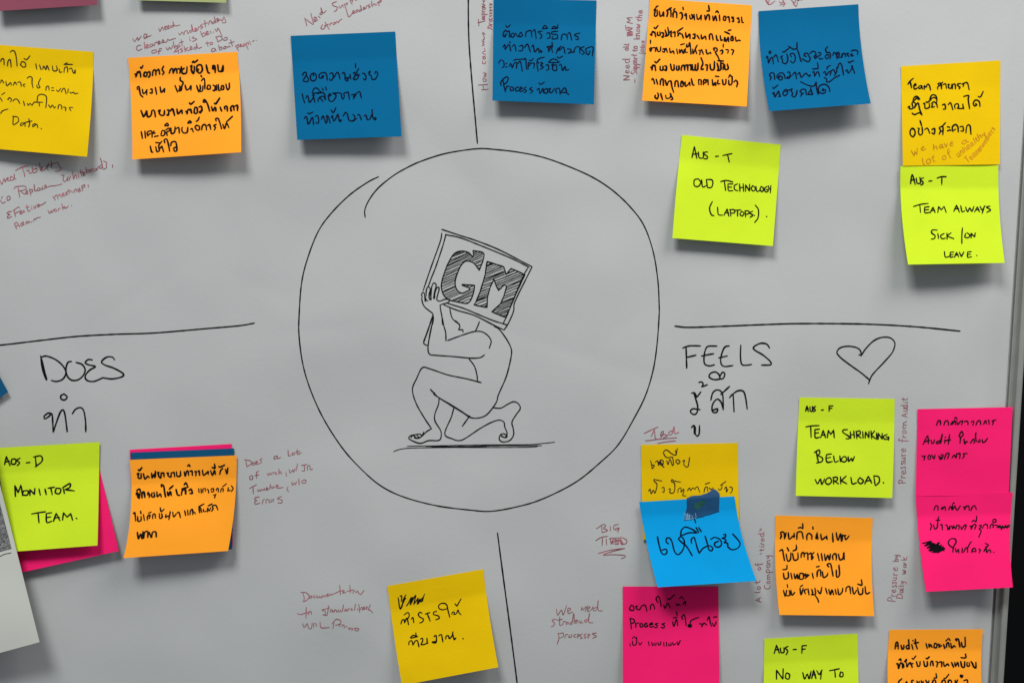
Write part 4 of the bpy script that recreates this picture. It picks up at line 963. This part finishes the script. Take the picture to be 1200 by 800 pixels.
ts = TapeSurf()
vs, fs = [], []
R = 16
L = len(pp)
for add in (0.00014, 0.00005):
    for r in range(R + 1):
        for q in pp:
            t = r / R if r else 0.02
            x, y = cx + (q[0] - cx) * t, cy + (q[1] - cy) * t
            vs.append(P(x, y, under_tape(x, y) + add))
K = (R + 1) * L
for r in range(R):
    for i in range(L):
        a, b = r * L + i, r * L + (i + 1) % L
        fs.append((a, a + L, b + L, b))
fs.append(tuple(range(L)))
nf = len(fs)
for i in range(L):
    a, b = R * L + i, R * L + (i + 1) % L
    fs.append((a, a + K, b + K, b))
tape = link('tape_strip', vs, fs, M['tape'], None, True, nf)
tag(tape, 'torn scrap of dark blue tape with a frayed end on the bright blue note', 'tape')
it = Ink(ts, 1.0, 0.00006)
strokes(it, z, "410,205 445,225;412,220 460,240;410,235 450,245;412,250 470,250;418,258 500,245;425,215 470,230;440,205 430,255;455,215 450,255;480,225 470,255;500,205 505,240", 0.7)
it.eps = 0.00006
it.build('frayed_end', M['fray'], tape)
it = Ink(ts, 5, 0.00006)
it.eps = 0.00006
strokes(it, z, "500,135 530,128 575,120;495,155 530,150 560,142;505,170 525,168", 3.4)
it.build('green_patch', M['tapegreen'], tape)

z = (720, 680, 6.667)
note('pink note reading Process under the bright blue note', 'pink', Q((729.8, 686.8), (841.8, 686.9), (843.2, 806), (729.9, 804)), 0.3, 4.5, z,
     [], 'black', 1.5,
     extra=[('text_line', z, """125,195 120,225 150,230 150,200 130,190;165,200 180,195 170,215 195,225 210,200;215,195 240,190 255,240;280,225 285,190 305,185 315,220;340,170 325,140 345,120 360,165 365,200;385,190 395,215 415,175 435,210;415,140 430,145 470,110;480,180 490,195 500,180 515,195;510,140 525,125 540,145;535,185 555,160 555,190""", 1.5), ('text_line', z, """122,290 128,330 132,375;122,295 150,300 158,320 130,335;165,330 168,362;168,340 182,328 192,332;212,330 198,345 208,362 225,350 212,330;255,330 238,335 240,360 262,352 250,342;275,345 300,338 292,328 275,340 282,362 305,355;340,332 318,338 335,350 330,365 312,362;395,332 370,338 392,350 385,368 365,362;455,320 465,355 485,300 495,350;485,240 490,270;460,290 490,285;535,300 525,285 545,265 555,300 560,350;590,350 600,310 660,285;665,335 690,340 680,360 700,330 720,345;725,310 740,280 750,330 760,355;765,330 780,355 795,320;775,285 800,280""", 1.55), ('text_line', z, """578,345 600,345 595,360 578,355 585,345 600,352""", 2.4), ('text_line', z, """120,490 125,510;140,470 145,500 170,495 175,440;140,450 155,435 170,450;190,480 200,500 215,480;265,475 272,505;290,480 298,505;310,485 308,500 325,500 325,482;340,480 345,500 360,495 362,475;385,480 388,510;405,478 410,510;425,490 425,505 445,500 440,485;455,480 460,500 480,490;490,475 498,500 515,465""", 1.35)])
z = (880, 590, 5.7125)
note('orange note with four lines of Thai writing between two lime notes', 'orange', Q3((908.9, 603.6), (1022.8, 606.7), 0.5, (908.6, 660), (1021.4, 663), (1024.5, 721.4), (913.3, 720)), 0.3, 7, z,
     [], 'black', 1.9,
     extra=[('text_line', (905, 605, 8), """75,205 85,180 80,145 110,150 115,205;115,205 130,150;150,150 160,210 195,180 205,195 205,155;230,210 235,150 265,140 280,150 290,205;245,105 265,100 285,110;285,65 288,105;325,215 325,175 345,155 370,175 370,210;380,95 383,115;415,165 410,205 430,200;420,150 428,210;455,165 465,215 500,190 515,215 510,180;565,155 570,235;600,150 610,215;620,220 640,160 650,230 660,170;630,180 690,175;680,185 690,215 720,180""", 1.75), ('text_line', (905, 605, 8), """70,320 95,310 105,360 115,410;130,350 145,415 170,400 175,340;140,290 155,320;190,345 205,405 240,395 240,340;195,320 225,305 225,265;270,380 275,345 295,335 300,375;310,345 330,340 335,400;345,350 365,340 370,400;390,335 370,360 385,380 370,400;425,345 440,410;460,345 470,410;490,350 500,410 520,360 535,405 545,350;570,400 565,370 585,345 600,360 600,405;620,350 635,405 665,385 670,335 675,400""", 1.8), ('text_line', (905, 605, 8), """105,530 115,580 150,570 150,520;100,495 135,490 138,455;175,530 185,580;205,535 215,580 235,540 240,580;260,530 255,580 290,580 290,535 265,530;310,535 310,555 330,540;310,575 345,545;375,530 385,575;420,560 425,510 450,500 455,555;415,470 440,465;470,515 480,570 515,550 520,530;530,470 515,450 545,440 560,500 570,555;600,500 605,565 630,545 625,455""", 1.85), ('text_line', (905, 605, 8), """105,690 120,745;135,690 130,735 165,735 160,690;140,635 145,660;175,690 185,735 210,710;260,670 270,730 290,670;265,655 285,640;310,720 300,690 320,680;335,675 345,730;370,680 380,720 365,730 405,725 400,670;405,740 425,770 435,800;425,690 450,720 465,660;500,670 515,720;530,680 545,730 560,685 575,730;590,680 600,725;615,675 625,730 655,705 660,670;690,700 695,665 725,655 735,720;750,660 765,725 790,690;800,665 815,725 845,720 850,670;800,630 840,640 835,590;870,655 880,720 915,710""", 1.7)])
z = (880, 720, 6.667)
note('lime note reading NO WAY TO cut off by the bottom edge', 'lime', Q((895.8, 748), (1004.9, 742), (1007.5, 862), (894, 866)), 0.3, 7, z,
     [], 'black', 1.65, jit=0.3,
     extra=[('text_line', z, """182,300 200,235 200,235 222,298;188,272 218,268;230,258 235,292 258,290 258,255;290,245 268,258 288,280 275,310;330,270 355,268;400,240 398,298;400,240 435,238;400,268 425,265""", 1.6), ('text_line', z, """200,500 200,430 200,430 250,500 250,500 252,420;275,455 270,490 295,500 302,465 280,452;405,450 420,500 440,460 455,498 470,440;475,495 490,430 490,430 508,495;480,470 505,465;515,435 535,465 555,430;552,432 545,500;615,435 690,420;655,430 660,485;700,445 695,478 718,480 718,450 700,445""", 1.7)])
z = (1020, 700, 6.667)
note('orange note reading Audit cut off by the bottom edge beside the frame', 'orange', Q3((1042.5, 737.5), (1152, 736.8), 0.45, (1040.2, 785), (1149.8, 784), (1154, 858), (1044, 860)), 0.3, 9, z,
     [], 'black', 1.9,
     extra=[('text_line', (1040, 740, 10.714), """95,210 110,130 130,135 135,210;100,175 130,170;170,165 185,215 205,200 205,165;255,165 235,180 245,210 270,195 265,90 275,210;305,155 320,215;318,105 322,112;350,90 355,150 375,210;335,140 390,130;485,145 500,200;520,150 525,190 540,155 560,190;590,145 585,190 615,195 620,150 595,140;640,150 645,170 660,155;645,190 680,170;705,155 720,205;740,190 745,145 765,130 775,185;735,110 770,80 785,105;795,140 805,200 835,170 850,185;870,110 855,90 890,90 905,150 910,185;930,130 940,180 975,175 975,65""", 1.8), ('text_line', (1040, 740, 10.714), """115,400 130,395 140,460 160,395 185,390 190,450;145,350 165,335 170,360;200,400 205,440;215,370 240,340 230,380;240,390 245,440 265,400 290,385 310,440;285,400 320,395;310,330 325,340 355,300;365,370 380,430 405,420 410,370;455,365 470,430 500,420 500,370;485,330 500,335 525,310;540,420 545,375 565,365 575,420;610,370 630,380 620,435;650,380 680,375 680,435;705,375 715,430 755,400 770,420;805,380 830,440;845,380 855,430 880,380 895,430;920,370 935,435 965,440 970,370;925,320 955,325 985,320 980,275;1000,380 1000,425 1030,425 1025,385;1050,370 1070,400 1080,430 1110,450 1110,380""", 1.85), ('text_line', (1040, 740, 10.714), """130,660 150,610 165,600 180,585;225,650 240,620 250,660;310,660 305,610 325,605;370,615 385,660 400,620;425,610 435,660 450,620;480,605 510,650 520,610;560,660 575,605 600,605 610,660;585,575 615,575 610,520;680,650 690,610 720,605 735,660;710,580 730,580 770,530;760,650 770,605 800,610 805,660;850,605 860,650 880,600;915,540 945,545 930,570 915,550;960,610 1000,600 1010,660""", 1.85)])

# left side
note('corner of a dark blue note at the left edge beside the heading', 'navy', Q((-147, 423), (-48, 354), (9.3, 459), (-89, 528)), 0.3, 3)
note('pink note peeking out behind the lime monitor note', 'pink', Q((4, 548), (110, 522), (139.2, 645.2), (22, 671)), 0.3, 4.5)
z = (0, 510, 4.706)
note('lime note reading MONITOR TEAM overlapping a pink note', 'lime', Q3((-4, 524.7), (116.5, 517.8), 0.5, (4, 586), (115.6, 578), (114.2, 638.7), (16, 646)), 1.4, 8.5, z,
     [], 'black', 1.9, jit=0.3,
     extra=[('text_line', z, """25,160 35,115 35,115 55,165;30,145 52,140;65,130 62,155 85,155 85,130 65,130;110,125 92,135 108,150 95,165;145,150 165,148;195,120 200,170;185,118 225,112 232,140 195,172""", 1.7), ('text_line', z, """85,335 82,275 82,275 100,315 100,315 115,272 115,272 125,330;130,305 125,325 150,328 155,305 130,305;165,330 165,298 165,298 190,325 190,325 192,292;215,295 222,328;248,295 255,325;265,290 300,285;280,290 288,325;310,290 305,315 328,320 335,295 310,290;350,295 355,318;345,288 385,265 385,285 358,298 358,298 410,305""", 1.9), ('text_line', z, """175,432 215,425 250,420;210,428 215,480;255,430 258,478 285,472;255,430 285,425;258,452 280,448;295,472 310,428 310,428 330,468;300,455 328,450;345,465 350,425 350,425 370,450 370,450 390,430 390,430 400,465;420,455 424,458""", 1.8)])
note('pink note lowest in the stack right of the lime monitor note', 'pink', Q((152, 526.7), (271.6, 519.9), (272.8, 640), (156, 648)), 0.3, 4.5)
note('dark blue note in the middle of the stack', 'navy', Q((152.8, 530), (274.2, 525), (272.2, 643.2), (155, 650)), 0.9, 5.2)
z = (130, 510, 5.3333)
note('orange note topmost of the stack with four lines of Thai writing', 'orange', Q3((152, 538.6), (277.2, 533.3), 0.5, (153.2, 598), (275.2, 589), (267.2, 645.2), (144.7, 653.5)), 1.5, 9.5, z,
     [], 'black', 1.95, twist=-0.1,
     extra=[('text_line', (145, 535, 8.889), """140,180 155,170 150,215 180,220 180,175;150,135 165,140 190,110;205,175 220,230 250,200 265,215;290,170 295,220 315,180 325,215 330,150;350,165 365,160 360,190 385,220 390,165;400,170 415,165 420,205;450,170 465,165 460,190 490,210 495,165;510,165 525,160 530,205;550,155 555,200 590,195 590,150;630,155 640,200 655,150 670,150 675,190;665,95 680,80 690,100;690,150 710,145 715,190;740,155 755,150 750,195;775,150 785,145 790,190;820,140 830,190 865,165 880,150 880,180;905,145 925,190 945,140 955,180;920,110 950,115 945,75;1000,180 1010,140 1030,120;990,100 1005,105 1050,85;1060,130 1075,175 1085,115""", 1.9), ('text_line', (145, 535, 8.889), """130,390 140,365 150,425 165,380 160,430;135,350 165,335 175,370;190,425 190,380 210,365 220,420;255,370 250,395 270,385 265,420;295,375 290,410 320,415 315,370;345,365 350,415 380,385 390,415;395,310 390,290 415,300 425,360 435,415;455,365 465,405 485,360 495,400;475,335 515,300;545,340 560,395 580,400;600,395 610,350 640,340 645,385;605,335 670,315;630,290 645,270 665,300;680,350 700,335 715,380 690,380""", 2.1), ('text_line', (145, 535, 8.889), """780,330 785,370;805,330 808,375;825,370 825,335 850,330 850,355;870,335 880,345 885,375;910,345 915,365 935,360 935,330 910,335;935,395 950,400 945,430 960,385;965,350 970,330 985,330 985,365;1010,365 1015,335 1035,330 1035,360;1030,310 1070,280;1090,320 1085,355 1110,345;1120,300 1140,330 1120,360""", 1.4), ('text_line', (145, 535, 8.889), """100,590 115,580 125,665;145,620 150,670 180,660 180,620;175,565 180,590;205,600 215,660;245,655 250,615 275,605 265,640;260,585 285,575;300,640 305,600 325,595 330,635;370,590 375,640 400,630 395,590;380,530 390,570 420,545;440,600 435,630 460,615 475,620 485,565 470,650;510,575 520,625 545,595;555,585 575,575 590,630;635,560 645,610;665,555 670,605;690,600 695,560 715,545 720,600;735,575 745,590;790,580 785,535 800,530 810,575;780,520 835,490;830,545 830,570 855,565;870,570 875,530 890,565 905,530;880,510 920,490;915,565 930,540 925,510 960,505 980,550""", 1.65), ('text_line', z, """165,605 172,645 185,615 195,645 200,600;205,640 210,605 230,600 230,635;240,605 250,635;255,635 260,605 280,602 283,632""", 1.9)])
z = (440, 660, 5.714)
note('yellow note reading STS tilted left beside the lower divider line', 'yellow', Q3((454, 686.2), (566.4, 666.5), 0.5, (462, 746), (574, 724), (584, 781.2), (471, 802.5)), 0.3, 8, z,
     [], 'black', 1.5, twist=0.15,
     extra=[('text_line', (460, 690, 10.667), """70,105 75,130 90,235 105,240 125,190 130,140 165,70;95,85 115,80 110,150;100,240 150,130 165,110;175,205 200,170 235,100 220,190 255,95;225,190 260,120 290,75 265,185;270,180 300,140 320,110 310,185 345,115 325,180;340,150 385,100 365,155;380,110 400,60;310,165 380,140""", 1.35), ('text_line', (460, 690, 10.667), """105,430 120,385 145,380 150,420 150,420 180,360 200,440;145,320 170,300 195,290 210,320 195,360;235,370 255,350 265,415;368,300 345,285 322,310 340,345 385,370 375,405 340,420;410,310 465,290;435,305 470,395;550,275 515,285 515,315 570,330 585,360 540,380;690,235 640,255 590,245 575,210 600,180 650,175 680,200 690,250 715,345;740,310 750,285 775,285 765,315 800,300 815,260 825,265 830,290 855,315;780,180 805,210 805,210 855,120""", 1.5), ('text_line', (460, 690, 10.667), """205,690 205,660 240,640 255,700 255,700 280,650 310,640 330,715;225,600 260,575 315,590 315,590 230,610;290,545 300,590;350,620 375,610 375,650 355,690 385,690 430,670 430,610;430,640 440,675;520,590 545,575 545,665 495,660 550,650;580,580 610,565 630,655;665,620 670,585 700,580 710,615 745,580 755,530;755,560 770,630 790,605 765,620;878,612 884,618""", 1.6)])

# printed page pinned over the lower left
s24 = NoteSurf(Q((-240, 530), (-27, 462), (46.3, 751.8), (-160, 808)), 0.010, 0.006, 0.4, 0.1, 1.3, seed=77)
pg = s24.mesh('printed_page', M['print'])
tag(pg, 'pale printed page with a grainy grey photo overlapping the lime monitor note', 'printed page')
pv, pf = [], []
pq = [(-110, 618), (-1, 586), (13.6, 642.5), (-96, 672)]
NN = 12
for j in range(NN + 1):
    for i in range(NN + 1):
        u, w = i / NN, j / NN
        x = (pq[0][0] * (1 - u) + pq[1][0] * u) * (1 - w) + (pq[3][0] * (1 - u) + pq[2][0] * u) * w
        y = (pq[0][1] * (1 - u) + pq[1][1] * u) * (1 - w) + (pq[3][1] * (1 - u) + pq[2][1] * u) * w
        pv.append(P(x, y, s24.depth(x, y) + 0.00015))
for j in range(NN):
    for i in range(NN):
        a = j * (NN + 1) + i
        pf.append((a, a + NN + 1, a + NN + 2, a + 1))
link('photo_print', pv, pf, M['photo'], pg)
ink = Ink(s24, 0.9)
ink.stroke([(-20, 660), (0, 651.5), (5, 649), (13, 647.5)])
ink.build('pen_line', M['black'], pg)
